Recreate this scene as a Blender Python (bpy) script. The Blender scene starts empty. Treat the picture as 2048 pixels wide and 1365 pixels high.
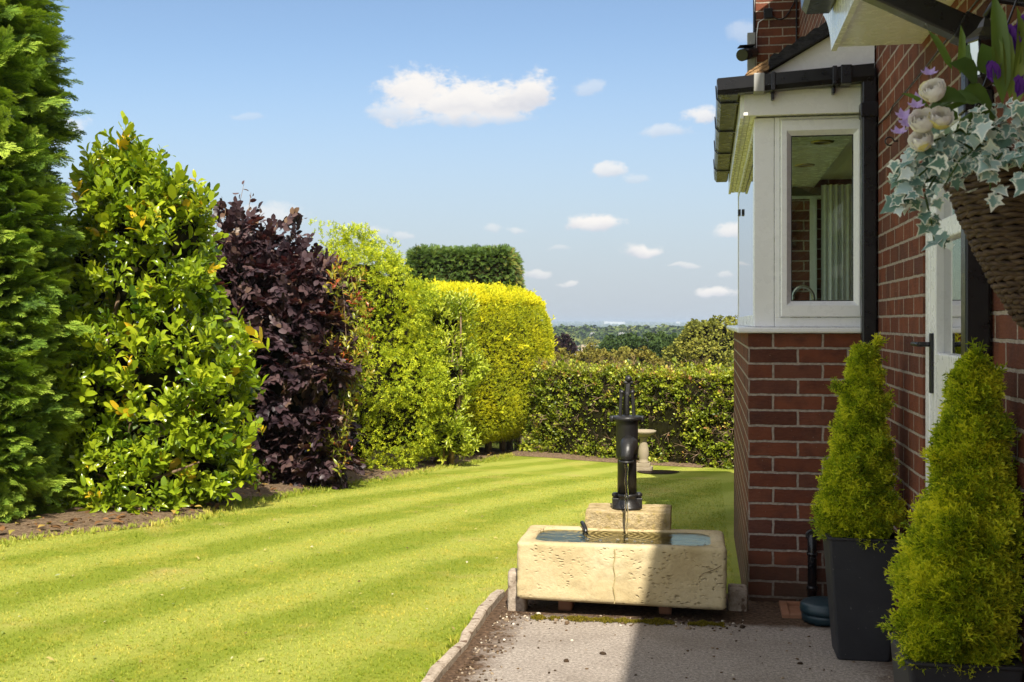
import bpy, bmesh, math, random
import numpy as np
from mathutils import Vector, Matrix, noise as mnoise

S = bpy.context.scene
COL = S.collection
R = math.radians
rng = np.random.default_rng(11)
random.seed(5)

# ------------------------------------------------------------------ camera
CAM_H = 1.344
YAW = R(9.7)
FPX = 2300.0                      # focal length in pixels of the 2048 px photograph
cd = bpy.data.cameras.new('camera')
cam = bpy.data.objects.new('camera', cd)
COL.objects.link(cam)
cam.location = (0, 0, CAM_H)
cam.rotation_euler = (R(90), 0, YAW)
cd.sensor_width = 36.0
cd.lens = FPX / 2048 * 36.0
cd.shift_y = (645 - 682.5) / 2048
cd.clip_start = 0.05
cd.clip_end = 20000
cd.dof.use_dof = True
cd.dof.focus_distance = 8.0
cd.dof.aperture_fstop = 18.0
S.camera = cam
CY, SY = math.cos(YAW), math.sin(YAW)

# ------------------------------------------------------------------ exposure
S.view_settings.view_transform = 'Standard'
S.view_settings.look = 'None'
S.view_settings.exposure = 1.10
S.view_settings.gamma = 1.0
S.view_settings.use_curve_mapping = False
S.render.engine = 'CYCLES'
S.cycles.use_denoising = True
S.cycles.max_bounces = 8
S.cycles.diffuse_bounces = 4
S.cycles.glossy_bounces = 3
S.cycles.transmission_bounces = 4
S.cycles.transparent_max_bounces = 8
S.cycles.volume_bounces = 0
S.cycles.caustics_reflective = False
S.cycles.caustics_refractive = False

# ------------------------------------------------------------------ sun
SUN_DIR = Vector((-0.22, 0.86, -1.0)).normalized()      # the way the light travels
SUN_EL = math.asin(-SUN_DIR.z)
SUN_AZ = math.atan2(-SUN_DIR.x, -SUN_DIR.y)
sl = bpy.data.lights.new('sun', 'SUN')
sl.energy = 3.9
sl.angle = R(0.53)
sl.color = (1.0, 0.93, 0.80)
so = bpy.data.objects.new('sun', sl)
COL.objects.link(so)
so.rotation_euler = (-SUN_DIR).to_track_quat('Z', 'Y').to_euler()


# ------------------------------------------------------------------ shader expressions
class NT:
    """tiny helper to write node trees as expressions"""
    def __init__(self, tree):
        self.t = tree
        self.n = tree.nodes
        self.l = tree.links

    def new(self, typ, **kw):
        nd = self.n.new(typ)
        for k, v in kw.items():
            setattr(nd, k, v)
        return nd

    def put(self, sock, v):
        if isinstance(v, bpy.types.NodeSocket):
            self.l.new(v, sock)
        elif v is not None:
            if hasattr(sock.default_value, '__len__') and not isinstance(v, (int, float)):
                v = tuple(v)
                if len(sock.default_value) == 4 and len(v) == 3:
                    v = v + (1.0,)
            sock.default_value = v

    def m(self, op, a, b=None, c=None, clamp=False):
        nd = self.new('ShaderNodeMath', operation=op, use_clamp=clamp)
        self.put(nd.inputs[0], a)
        if b is not None:
            self.put(nd.inputs[1], b)
        if c is not None:
            self.put(nd.inputs[2], c)
        return nd.outputs[0]

    def vm(self, op, a, b=None):
        nd = self.new('ShaderNodeVectorMath', operation=op)
        self.put(nd.inputs[0], a)
        if b is not None:
            self.put(nd.inputs[1], b)
        return nd.outputs[0]

    def mix(self, f, a, b, blend='MIX'):
        nd = self.new('ShaderNodeMix', data_type='RGBA', blend_type=blend)
        self.put(nd.inputs[0], f)
        self.put(nd.inputs[6], a)
        self.put(nd.inputs[7], b)
        return nd.outputs[2]

    def noise(self, vec, scale, detail=4.0, rough=0.55, dim='3D', dist=0.0):
        nd = self.new('ShaderNodeTexNoise', noise_dimensions=dim)
        if vec is not None:
            self.put(nd.inputs['Vector'], vec)
        nd.inputs['Scale'].default_value = scale
        nd.inputs['Detail'].default_value = detail
        nd.inputs['Roughness'].default_value = rough
        nd.inputs['Distortion'].default_value = dist
        return nd.outputs[0]

    def ramp(self, f, stops, interp='LINEAR'):
        nd = self.new('ShaderNodeValToRGB')
        nd.color_ramp.interpolation = interp
        e = nd.color_ramp.elements
        while len(e) < len(stops):
            e.new(0.5)
        for k, (p, c) in enumerate(stops):
            e[k].position = p
            e[k].color = tuple(c) + (1.0,) if len(c) == 3 else tuple(c)
        self.put(nd.inputs[0], f)
        return nd.outputs[0]

    def rng(self, v, a, b, c=0.0, d=1.0, smooth=False):
        nd = self.new('ShaderNodeMapRange')
        nd.interpolation_type = 'SMOOTHSTEP' if smooth else 'LINEAR'
        for k, x in enumerate((v, a, b, c, d)):
            self.put(nd.inputs[k], x)
        return nd.outputs[0]

    def attr(self, name, out='Fac'):
        nd = self.new('ShaderNodeAttribute', attribute_name=name)
        return nd.outputs[out]

    def pos(self):
        return self.new('ShaderNodeNewGeometry').outputs['Position']

    def obj(self):
        return self.new('ShaderNodeTexCoord').outputs['Object']

    def uv(self):
        return self.new('ShaderNodeTexCoord').outputs['UV']

    def sep(self, v):
        nd = self.new('ShaderNodeSeparateXYZ')
        self.put(nd.inputs[0], v)
        return nd.outputs

    def comb(self, x, y, z):
        nd = self.new('ShaderNodeCombineXYZ')
        for k, q in enumerate((x, y, z)):
            self.put(nd.inputs[k], q)
        return nd.outputs[0]

    def bump(self, h, strength, dist):
        nd = self.new('ShaderNodeBump')
        nd.inputs['Strength'].default_value = strength
        nd.inputs['Distance'].default_value = dist
        self.put(nd.inputs['Height'], h)
        return nd.outputs[0]

    def bsdf(self, **kw):
        nd = self.new('ShaderNodeBsdfPrincipled')
        for k, v in kw.items():
            self.put(nd.inputs[k.replace('_', ' ')], v)
        return nd.outputs[0]


def material(name, fn):
    m = bpy.data.materials.new(name)
    m.use_nodes = True
    t = NT(m.node_tree)
    t.n.clear()
    out = t.new('ShaderNodeOutputMaterial')
    t.l.new(fn(t), out.inputs['Surface'])
    return m


# ------------------------------------------------------------------ world: Nishita sky with cumulus
def px_dir(u, v):
    """gnomonic coordinates (x/y, z/y) of a photograph pixel's direction in world axes"""
    t = (u - 1024) / FPX
    q = t * SY + CY
    return (t * CY - SY) / q, ((645 - v) / FPX) / q


W = bpy.data.worlds.new('World')
S.world = W
W.use_nodes = True
wt = NT(W.node_tree)
wt.n.clear()
sky = wt.new('ShaderNodeTexSky', sky_type='NISHITA')
sky.sun_disc = False
sky.sun_elevation = SUN_EL
sky.sun_rotation = SUN_AZ
sky.altitude = 100
sky.air_density = 1.0
sky.dust_density = 0.7
sky.ozone_density = 2.2
dirv = wt.new('ShaderNodeTexCoord').outputs['Generated']
sx, sy_, sz = wt.sep(dirv)
ysafe = wt.m('MAXIMUM', sy_, 0.05)
ga = wt.m('DIVIDE', sx, ysafe)
gb = wt.m('DIVIDE', sz, ysafe)
wn = wt.new('ShaderNodeTexNoise', noise_dimensions='3D')
wt.put(wn.inputs['Vector'], wt.comb(ga, gb, 3.0))
wn.inputs['Scale'].default_value = 34.0
wn.inputs['Detail'].default_value = 3.0
wx_, wy_, wz_ = wt.sep(wn.outputs['Color'])
gp = wt.comb(ga, wt.m('MULTIPLY', gb, 1.5), 0.0)
gaw = wt.m('ADD', ga, wt.m('MULTIPLY', wt.m('SUBTRACT', wx_, 0.5), 0.030))
gbw = wt.m('ADD', gb, wt.m('MULTIPLY', wt.m('SUBTRACT', wy_, 0.5), 0.012))
n1 = wt.noise(gp, 26.0, 5.0, 0.6)
n2 = wt.noise(gp, 85.0, 6.0, 0.68)
nn = wt.m('ADD', wt.m('MULTIPLY', wt.m('SUBTRACT', n1, 0.5), 1.7), wt.m('MULTIPLY', wt.m('SUBTRACT', n2, 0.5), 1.2))
CLOUDS = [  # u, v, half width, half height, opacity
    (835, 188, 82, 54, 1.0), (905, 210, 105, 46, 1.0), (1000, 205, 95, 44, 1.0), (1052, 185, 62, 44, 1.0), (805, 222, 72, 30, 0.6),
    (930, 240, 150, 20, 0.5), (1400, 232, 46, 22, 0.85), (1335, 262, 46, 15, 0.45), (1180, 180, 34, 18, 0.35), (1215, 343, 32, 17, 0.75),
    (1270, 358, 36, 9, 0.3), (1195, 446, 70, 19, 1.0), (1462, 467, 36, 18, 0.8), (1290, 503, 38, 16, 0.95), (1432, 583, 46, 13, 0.9),
    (1075, 551, 30, 9, 0.6), (1135, 567, 20, 9, 0.65), (985, 456, 24, 13, 0.4), (1036, 460, 26, 10, 0.45), (1370, 531, 22, 6, 0.5),
    (1445, 549, 18, 8, 0.4), (745, 466, 36, 12, 0.35), (805, 471, 24, 9, 0.4), (540, 440, 75, 34, 0.55), (490, 237, 50, 9, 0.22), (1490, 66, 45, 26, 0.3),
    (120, 260, 60, 40, 0.5), (215, 390, 60, 30, 0.5), (1120, 495, 26, 7, 0.3)]
skyc = sky.outputs[0]
# summer haze low in the sky lifts the blue towards pale
hz = wt.rng(gb, 0.27, 0.0, 0.0, 1.0, True)
skyc = wt.mix(wt.m('MULTIPLY', hz, 0.88), skyc, (3.40, 3.82, 4.42))
# unseen bright cumulus overhead and behind the viewer, added as fill for shaded parts
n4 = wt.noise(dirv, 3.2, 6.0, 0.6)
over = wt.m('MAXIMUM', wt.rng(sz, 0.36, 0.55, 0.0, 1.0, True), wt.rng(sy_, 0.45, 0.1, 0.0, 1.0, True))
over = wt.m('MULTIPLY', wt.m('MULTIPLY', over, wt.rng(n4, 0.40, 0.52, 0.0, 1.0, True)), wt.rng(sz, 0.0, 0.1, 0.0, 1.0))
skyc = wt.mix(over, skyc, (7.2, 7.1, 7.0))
for (u, v, hw, hh, op) in CLOUDS:
    a0, b0 = px_dir(u, v)
    dx = wt.m('DIVIDE', wt.m('SUBTRACT', gaw, a0), hw / FPX)
    dy = wt.m('DIVIDE', wt.m('SUBTRACT', gbw, b0), hh / FPX)
    dyf = wt.m('MAXIMUM', dy, wt.m('MULTIPLY', dy, -1.25))
    r2 = wt.m('SQRT', wt.m('ADD', wt.m('MULTIPLY', dx, dx), wt.m('MULTIPLY', dyf, dyf)))
    e = wt.m('ADD', r2, nn)
    msk = wt.m('MULTIPLY', wt.rng(e, 1.18, 0.50, 0.0, 1.0, True), op)
    lit = wt.rng(wt.m('ADD', dy, wt.m('MULTIPLY', nn, 0.5)), -1.0, 0.5, 0.0, 1.0, True)
    cc = wt.mix(lit, (4.6, 4.7, 5.15), (6.5, 6.3, 6.1))
    skyc = wt.mix(msk, skyc, cc)
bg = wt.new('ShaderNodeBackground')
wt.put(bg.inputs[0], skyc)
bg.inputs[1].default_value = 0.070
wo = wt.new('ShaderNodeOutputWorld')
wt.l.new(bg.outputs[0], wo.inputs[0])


# ------------------------------------------------------------------ placing: pixels of the photograph to metres
def PX(u, v, d):
    """world point at camera depth d (metres)"""
    lat = (u - 1024) / FPX * d
    return np.array([lat * CY - d * SY, lat * SY + d * CY, CAM_H + (645 - v) / FPX * d])


LZ0, LSL = -0.10, 0.05


def gz(x, y):
    """height of the lawn"""
    return LZ0 - LSL * np.maximum(0.0, np.asarray(y) - 5.0)


def G(u, v):
    """the lawn point seen at a pixel"""
    d = 8.0
    for _ in range(60):
        p = PX(u, v, d)
        g = float(gz(p[0], p[1]))
        d *= 1 + 0.6 * ((CAM_H - g) / max(1e-3, CAM_H - p[2]) - 1)
    p = PX(u, v, d)
    p[2] = float(gz(p[0], p[1]))
    return p


# ------------------------------------------------------------------ objects
def tag(o, label=None, cat=None, group=None, kind=None):
    for k, v in (('label', label), ('category', cat), ('group', group), ('kind', kind)):
        if v:
            o[k] = v
    return o


def link(name, me, mat=None, parent=None):
    o = bpy.data.objects.new(name, me)
    COL.objects.link(o)
    if mat is not None:
        for m in (mat if isinstance(mat, (list, tuple)) else [mat]):
            me.materials.append(m)
    if parent is not None:
        o.parent = parent
        o.matrix_parent_inverse = Matrix.Translation(-parent.location) if parent.type == 'EMPTY' else Matrix()
    return o


def empty(name, loc=(0, 0, 0)):
    o = bpy.data.objects.new(name, None)
    COL.objects.link(o)
    o.location = Vector([float(q) for q in loc])
    o.empty_display_size = 0.1
    return o


class MB:
    """collects simple solids in world metres, then links them as one mesh object"""
    def __init__(self):
        self.v, self.f, self.sm = [], [], []

    def add(self, vs, fs, smooth=False):
        b = len(self.v)
        self.v += [tuple(float(c) for c in q) for q in vs]
        self.f += [tuple(b + i for i in q) for q in fs]
        self.sm += [smooth] * len(fs)
        return self

    def box(self, x0, x1, y0, y1, z0, z1):
        vs = [(x0, y0, z0), (x1, y0, z0), (x1, y1, z0), (x0, y1, z0), (x0, y0, z1), (x1, y0, z1), (x1, y1, z1), (x0, y1, z1)]
        return self.add(vs, [(0, 3, 2, 1), (4, 5, 6, 7), (0, 1, 5, 4), (1, 2, 6, 5), (2, 3, 7, 6), (3, 0, 4, 7)])

    def prism(self, poly, a, b):
        """poly: list of 3D points; extruded by the vector b-a given as offset"""
        n = len(poly)
        off = Vector(b) - Vector(a)
        vs = [tuple(p) for p in poly] + [tuple(Vector(p) + off) for p in poly]
        fs = [tuple(range(n))[::-1], tuple(range(n, 2 * n))] + [(i, (i + 1) % n, n + (i + 1) % n, n + i) for i in range(n)]
        return self.add(vs, fs)

    def tube(self, pts, rad, seg=12, caps=True, smooth=True):
        pts = [Vector([float(c) for c in p]) for p in pts]
        rs = rad if hasattr(rad, '__len__') else [rad] * len(pts)
        vs, fs = [], []
        ref = None
        for i, p in enumerate(pts):
            d = (pts[min(i + 1, len(pts) - 1)] - pts[max(i - 1, 0)]).normalized()
            if ref is None:
                ref = d.orthogonal().normalized()
            ref = (ref - d * ref.dot(d))
            ref = ref.normalized() if ref.length > 1e-6 else d.orthogonal().normalized()
            bi = d.cross(ref)
            for k in range(seg):
                a = 2 * math.pi * k / seg
                vs.append(p + (ref * math.cos(a) + bi * math.sin(a)) * rs[i])
        for i in range(len(pts) - 1):
            for k in range(seg):
                k2 = (k + 1) % seg
                fs.append((i * seg + k, i * seg + k2, (i + 1) * seg + k2, (i + 1) * seg + k))
        self.add(vs, fs, smooth)
        if caps:
            b = len(self.v) - len(vs)
            self.f.append(tuple(b + k for k in range(seg))[::-1])
            self.f.append(tuple(b + (len(pts) - 1) * seg + k for k in range(seg)))
            self.sm += [False, False]
        return self

    def sqtube(self, pts, w, h, up=(0, 0, 1)):
        """square section bar along points"""
        pts = [Vector(p) for p in pts]
        vs, fs = [], []
        for i, p in enumerate(pts):
            d = (pts[min(i + 1, len(pts) - 1)] - pts[max(i - 1, 0)]).normalized()
            s = d.cross(Vector(up)).normalized()
            t = s.cross(d).normalized()
            for (a, b) in ((-1, -1), (1, -1), (1, 1), (-1, 1)):
                vs.append(p + s * (a * w / 2) + t * (b * h / 2))
        n = len(pts)
        for i in range(n - 1):
            for k in range(4):
                k2 = (k + 1) % 4
                fs.append((i * 4 + k, i * 4 + k2, (i + 1) * 4 + k2, (i + 1) * 4 + k))
        fs.append((3, 2, 1, 0))
        fs.append(tuple((n - 1) * 4 + k for k in range(4)))
        return self.add(vs, fs)

    def lathe(self, prof, c=(0, 0, 0), seg=32, smooth=True, axis='z'):
        vs, fs = [], []
        for (r, z) in prof:
            for k in range(seg):
                a = 2 * math.pi * k / seg
                q = (r * math.cos(a), r * math.sin(a), z)
                if axis == 'x':
                    q = (z, q[0], q[1])
                if axis == 'y':
                    q = (q[0], z, q[1])
                vs.append((c[0] + q[0], c[1] + q[1], c[2] + q[2]))
        for i in range(len(prof) - 1):
            for k in range(seg):
                k2 = (k + 1) % seg
                fs.append((i * seg + k, i * seg + k2, (i + 1) * seg + k2, (i + 1) * seg + k))
        self.add(vs, fs, smooth)
        b = len(self.v) - len(vs)
        n = len(prof)
        if prof[0][0] > 1e-4:
            self.f.append(tuple(b + k for k in range(seg))[::-1]); self.sm.append(False)
        if prof[-1][0] > 1e-4:
            self.f.append(tuple(b + (n - 1) * seg + k for k in range(seg))); self.sm.append(False)
        return self

    def ball(self, c, r, seg=16, sq=(1, 1, 1)):
        rings = seg // 2
        vs, fs = [], []
        for i in range(rings + 1):
            t = math.pi * i / rings
            for k in range(seg):
                a = 2 * math.pi * k / seg
                vs.append((c[0] + r * sq[0] * math.sin(t) * math.cos(a), c[1] + r * sq[1] * math.sin(t) * math.sin(a), c[2] + r * sq[2] * math.cos(t)))
        for i in range(rings):
            for k in range(seg):
                k2 = (k + 1) % seg
                fs.append((i * seg + k, (i + 1) * seg + k, (i + 1) * seg + k2, i * seg + k2))
        return self.add(vs, fs, True)

    def build(self, name, mat, parent=None, bevel=0.0, uv0=(0, 0, 0)):
        me = bpy.data.meshes.new(name)
        me.from_pydata(self.v, [], self.f)
        me.polygons.foreach_set('use_smooth', self.sm)
        uvl = me.uv_layers.new(name='UVMap')
        co = np.array(self.v)
        uvs = np.zeros((len(me.loops), 2))
        for p in me.polygons:
            n = p.normal
            ax = max(range(3), key=lambda i: abs(n[i]))
            for li in p.loop_indices:
                q = co[me.loops[li].vertex_index]
                if ax == 0:
                    uvs[li] = (q[1] - uv0[1], q[2] - uv0[2])
                elif ax == 1:
                    uvs[li] = (q[0] - uv0[0], q[2] - uv0[2])
                else:
                    uvs[li] = (q[0] - uv0[0], q[1] - uv0[1])
        uvl.data.foreach_set('uv', uvs.ravel())
        o = link(name, me, mat, parent)
        if bevel:
            b = o.modifiers.new('bevel', 'BEVEL')
            b.width = bevel
            b.segments = 2
            b.limit_method = 'ANGLE'
            b.angle_limit = R(40)
        return o


# ------------------------------------------------------------------ foliage engine
def frames(d, n):
    """rotation matrices whose columns are (side, direction, normal): local +y follows d, local +z near n"""
    d = d / np.linalg.norm(d, axis=1, keepdims=True)
    n = n - d * np.sum(n * d, axis=1, keepdims=True)
    ln = np.linalg.norm(n, axis=1, keepdims=True)
    n = np.where(ln > 1e-5, n / np.maximum(ln, 1e-5), np.cross(d, [0.31, 0.2, 0.93]))
    n = n / np.linalg.norm(n, axis=1, keepdims=True)
    x = np.cross(d, n)
    return np.stack([x, d, n], axis=2)


class Tpl:
    """template geometry: vertices, polygons, per-vertex random offset a and edge weight b"""
    def __init__(self):
        self.v, self.f, self.a, self.b = [], [], [], []

    def poly(self, vs, fs, a=0.0, b=None):
        k = len(self.v)
        self.v += [tuple(q) for q in vs]
        self.f += [tuple(k + i for i in q) for q in fs]
        self.a += list(a) if hasattr(a, '__len__') else [a] * len(vs)
        self.b += list(b) if b is not None else [0.0] * len(vs)
        return self

    def sub(self, other, pos, d, n, s, a=0.0):
        M = frames(np.array([d], float), np.array([n], float))[0]
        vs = (np.array(other.v) * s) @ M.T + np.array(pos, float)
        k = len(self.v)
        self.v += [tuple(q) for q in vs]
        self.f += [tuple(k + i for i in q) for q in other.f]
        self.a += [x + a for x in other.a]
        self.b += list(other.b)
        return self


def scatter(name, tpls, pos, d, n, size, mat, parent=None, rnd=None, spread=1.0):
    """one mesh holding many transformed copies of the templates (leaves of ONE plant)"""
    N = len(pos)
    M = frames(np.asarray(d, float), np.asarray(n, float)) * np.asarray(size, float).reshape(N, 1, 1)
    rnd = rng.random(N) if rnd is None else rnd
    pick = rng.integers(0, len(tpls), N)
    V, L, T, A, B = [], [], [], [], []
    base = 0
    for k, tp in enumerate(tpls):
        idx = np.where(pick == k)[0]
        if not len(idx):
            continue
        tv = np.array(tp.v)
        nv = len(tv)
        vv = np.einsum('nij,vj->nvi', M[idx], tv) + np.asarray(pos)[idx][:, None, :]
        V.append(vv.reshape(-1, 3))
        loops = np.concatenate([np.array(f) for f in tp.f])
        tot = np.array([len(f) for f in tp.f])
        L.append((loops[None, :] + (base + np.arange(len(idx)) * nv)[:, None]).ravel())
        T.append(np.tile(tot, len(idx)))
        A.append(np.clip(rnd[idx][:, None] + spread * np.array(tp.a)[None, :], 0, 1).ravel())
        B.append(np.tile(np.array(tp.b), len(idx)))
        base += len(idx) * nv
    V, L, T, A, B = map(np.concatenate, (V, L, T, A, B))
    return raw_mesh(name, V, L, T, mat, parent, A, B)


def raw_mesh(name, V, L, T, mat, parent=None, A=None, B=None):
    me = bpy.data.meshes.new(name)
    me.vertices.add(len(V))
    me.vertices.foreach_set('co', np.ascontiguousarray(V, np.float32).ravel())
    me.loops.add(len(L))
    me.loops.foreach_set('vertex_index', L.astype(np.int32))
    me.polygons.add(len(T))
    st = np.concatenate([[0], np.cumsum(T)[:-1]]).astype(np.int32)
    me.polygons.foreach_set('loop_start', st)
    try:
        me.polygons.foreach_set('loop_total', T.astype(np.int32))
    except Exception:
        pass
    me.update(calc_edges=True)
    for nm, arr in (('rnd', A), ('rim', B)):
        if arr is not None:
            at = me.attributes.new(nm, 'FLOAT', 'POINT')
            at.data.foreach_set('value', arr.astype(np.float32))
    return link(name, me, mat, parent)


def leaf_tpl(w=0.42, fold=0.10, droop=0.12, mid=0.5, taper=0.72):
    """pointed oval leaf of length 1 along +y, folded at the midrib"""
    t = Tpl()
    h = w / 2
    t.poly([(0, 0, 0), (0, mid, 0.03), (0, 1, -droop), (-h * taper, mid * 0.45, fold * 0.6), (-h, mid, fold), (-h * taper * 0.85, mid + (1 - mid) * 0.55, fold * 0.5),
            (h * taper, mid * 0.45, fold * 0.6), (h, mid, fold), (h * taper * 0.85, mid + (1 - mid) * 0.55, fold * 0.5)],
           [(0, 1, 4, 3), (1, 2, 5, 4), (0, 6, 7, 1), (1, 7, 8, 2)])
    return t


def needle(t, p0, p1, w, a=0.0, z=(0, 0, 1)):
    """a thin lozenge from p0 to p1 (scale leaved twiglet)"""
    p0, p1 = np.array(p0, float), np.array(p1, float)
    d = p1 - p0
    s = np.cross(d, z)
    s = s / (np.linalg.norm(s) + 1e-9) * w / 2
    q = p0 + d * 0.45
    t.poly([p0, q + s, p1, q - s], [(0, 1, 2, 3)], [a - 0.32, a, a + 0.22, a])


def frond_tpl(pairs=6, w=0.05, spread=0.55, droop=0.2, flat=0.05, ln=0.5, rs=None, sub=False):
    """flat spray of a scale leaved conifer: stem along +y, branchlets both sides"""
    rs = rs or random.Random(1)
    t = Tpl()
    def c(y):
        return np.array([0, y, -droop * y * y])
    needle(t, c(0), c(0.55), w * 0.8)
    needle(t, c(0.5), c(1.0), w * 0.9, 0.15)
    for i in range(pairs):
        y = 0.12 + 0.78 * i / pairs
        for s in (-1, 1):
            l = ln * (1 - 0.62 * y) * rs.uniform(0.75, 1.2)
            a = spread * rs.uniform(0.8, 1.25)
            p = c(y + rs.uniform(-0.03, 0.03))
            e = p + np.array([s * l * math.sin(a), l * math.cos(a), rs.uniform(-flat, flat) - droop * 0.5 * l])
            needle(t, p, e, w * rs.uniform(0.8, 1.3), 0.12 + 0.1 * rs.random())
            if sub:
                for g in (0.4, 0.7):
                    q = p + (e - p) * g
                    for s2 in (-1, 1):
                        a2 = a * s + s2 * 0.6
                        l2 = l * 0.38
                        needle(t, q, q + np.array([l2 * math.sin(a2), l2 * math.cos(a2), rs.uniform(-flat, flat)]), w * 0.85, 0.2)
    return t


def plume_tpl(k=12, w=0.06, rs=None):
    """feathery bushy twig: branchlets all round the stem"""
    rs = rs or random.Random(2)
    t = Tpl()
    needle(t, (0, 0, 0), (0, 1, 0), w * 0.9, 0.1)
    for i in range(k):
        y = 0.05 + 0.75 * i / k
        a = i * 2.4
        l = 0.42 * (1.1 - 0.7 * y)
        p = np.array([0, y, 0])
        o = np.array([math.cos(a), 0, math.sin(a)])
        e = p + o * l * 0.62 + np.array([0, l * 0.85, 0])
        needle(t, p, e, w, 0.1 + 0.12 * rs.random(), z=np.cross(o, (0, 1, 0)) + np.array([0.2, 0.1, 0.3]))
        q = p + (e - p) * 0.5
        needle(t, q, q + o * l * 0.35 + np.array([0, l * 0.15, 0]) + np.array([rs.uniform(-.1, .1), 0, rs.uniform(-.1, .1)]), w * 0.9, 0.15)
    return t


def blob_sample(ells, n, inside=0.92, depth=0.25, sampler_w=None):
    """points on the outer surface of a union of ellipsoids: centre, radii (world axes). Returns points, outward normals"""
    ells = [(np.array(c, float), np.array(r, float)) for c, r in ells]
    area = np.array([(r[0] * r[1]) ** 1.0 + r[0] * r[2] + r[1] * r[2] for c, r in ells])
    cnt = rng.multinomial(int(n * 1.0), area / area.sum())
    P, Nn = [], []
    for (c, r), k in zip(ells, cnt):
        s = rng.normal(size=(k, 3))
        s /= np.linalg.norm(s, axis=1, keepdims=True)
        p = c + s * r
        nn_ = s / r
        nn_ /= np.linalg.norm(nn_, axis=1, keepdims=True)
        keep = np.ones(k, bool)
        for (c2, r2) in ells:
            if c2 is c:
                continue
            keep &= np.sum(((p - c2) / r2) ** 2, axis=1) > inside ** 2
        p = p - nn_ * (rng.random((k, 1)) ** 1.6) * depth
        P.append(p[keep])
        Nn.append(nn_[keep])
    return np.concatenate(P), np.concatenate(Nn)


def vnoise(p, s, seed=0.0):
    """cheap smooth noise for arrays of points, about -1..1"""
    q = np.asarray(p) * s + seed
    return (np.sin(q[:, 0] * 1.7 + 1.3 * np.sin(q[:, 1] * 1.1 + 2.0 * q[:, 2])) + np.sin(q[:, 1] * 1.9 + 1.4 * np.sin(q[:, 2] * 1.3 + q[:, 0])) + np.sin(q[:, 2] * 2.1 + 1.2 * np.sin(q[:, 0] * 1.5 - q[:, 1]))) / 3


def lumpy(ells, k, rmin, rmax, seed_depth=0.05):
    """adds k small lobes on the surface of the ellipsoids"""
    p, n = blob_sample(ells, k, 0.9, seed_depth)
    out = list(ells)
    for q in p:
        r = rng.uniform(rmin, rmax)
        out.append((q, np.array([r, r, r]) * rng.uniform(0.8, 1.2, 3)))
    return out


def pxell(u, v, ru, rv, d, rd=None):
    """an ellipsoid seen at a pixel, at depth d, with half sizes in pixels (and rd metres in depth)"""
    k = d / FPX
    rx = ru * k
    return PX(u, v, d), np.array([rx, rx if rd is None else rd, rv * k])


def core_mesh(name, ells, shrink, mat, parent):
    """rough inner mass against see-through, coloured near-black as shade between the leaves"""
    mb = MB()
    for c, r in ells:
        base = len(mb.v)
        mb.ball(c, 1.0, 12, tuple(np.array(r) * shrink))
        for i in range(base, len(mb.v)):
            q = Vector(mb.v[i])
            w = mnoise.noise(q * 5.0)
            mb.v[i] = tuple(Vector(c) + (q - Vector(c)) * (1 + 0.25 * w))
    return mb.build(name, mat, parent)


def leaf_mat(name, stops, rough=0.5, trans=0.30, spec=0.4, tint=(1.25, 1.2, 0.7), shade_noise=None, rim=None):
    def fn(t):
        a = t.attr('rnd')
        c = t.ramp(a, stops)
        big = t.noise(t.pos(), 2.2, 3.0)
        c = t.mix(t.rng(big, 0.35, 0.65, 0.0, 0.35), c, t.mix(1.0, c, (1.25, 1.12, 0.75), 'MULTIPLY'))
        if rim is not None:
            e = t.m('ADD', t.attr('rim'), t.m('MULTIPLY', t.m('SUBTRACT', t.m('FRACT', t.m('MULTIPLY', a, 7.3)), 0.5), 0.55))
            e = t.rng(t.m('ADD', e, t.m('MULTIPLY', t.m('SUBTRACT', t.noise(t.pos(), 90.0, 3.0), 0.5), 1.8)), 0.55, 0.85, 0, 0.9)
            c = t.mix(e, c, rim)
        b = t.bsdf(Base_Color=c, Roughness=rough, Specular_IOR_Level=spec)
        tr = t.new('ShaderNodeBsdfTranslucent')
        t.put(tr.inputs[0], t.mix(1.0, c, tint, 'MULTIPLY'))
        ms = t.new('ShaderNodeMixShader')
        ms.inputs[0].default_value = trans
        t.l.new(b, ms.inputs[1])
        t.l.new(tr.outputs[0], ms.inputs[2])
        return ms.outputs[0]
    return material(name, fn)


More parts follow.
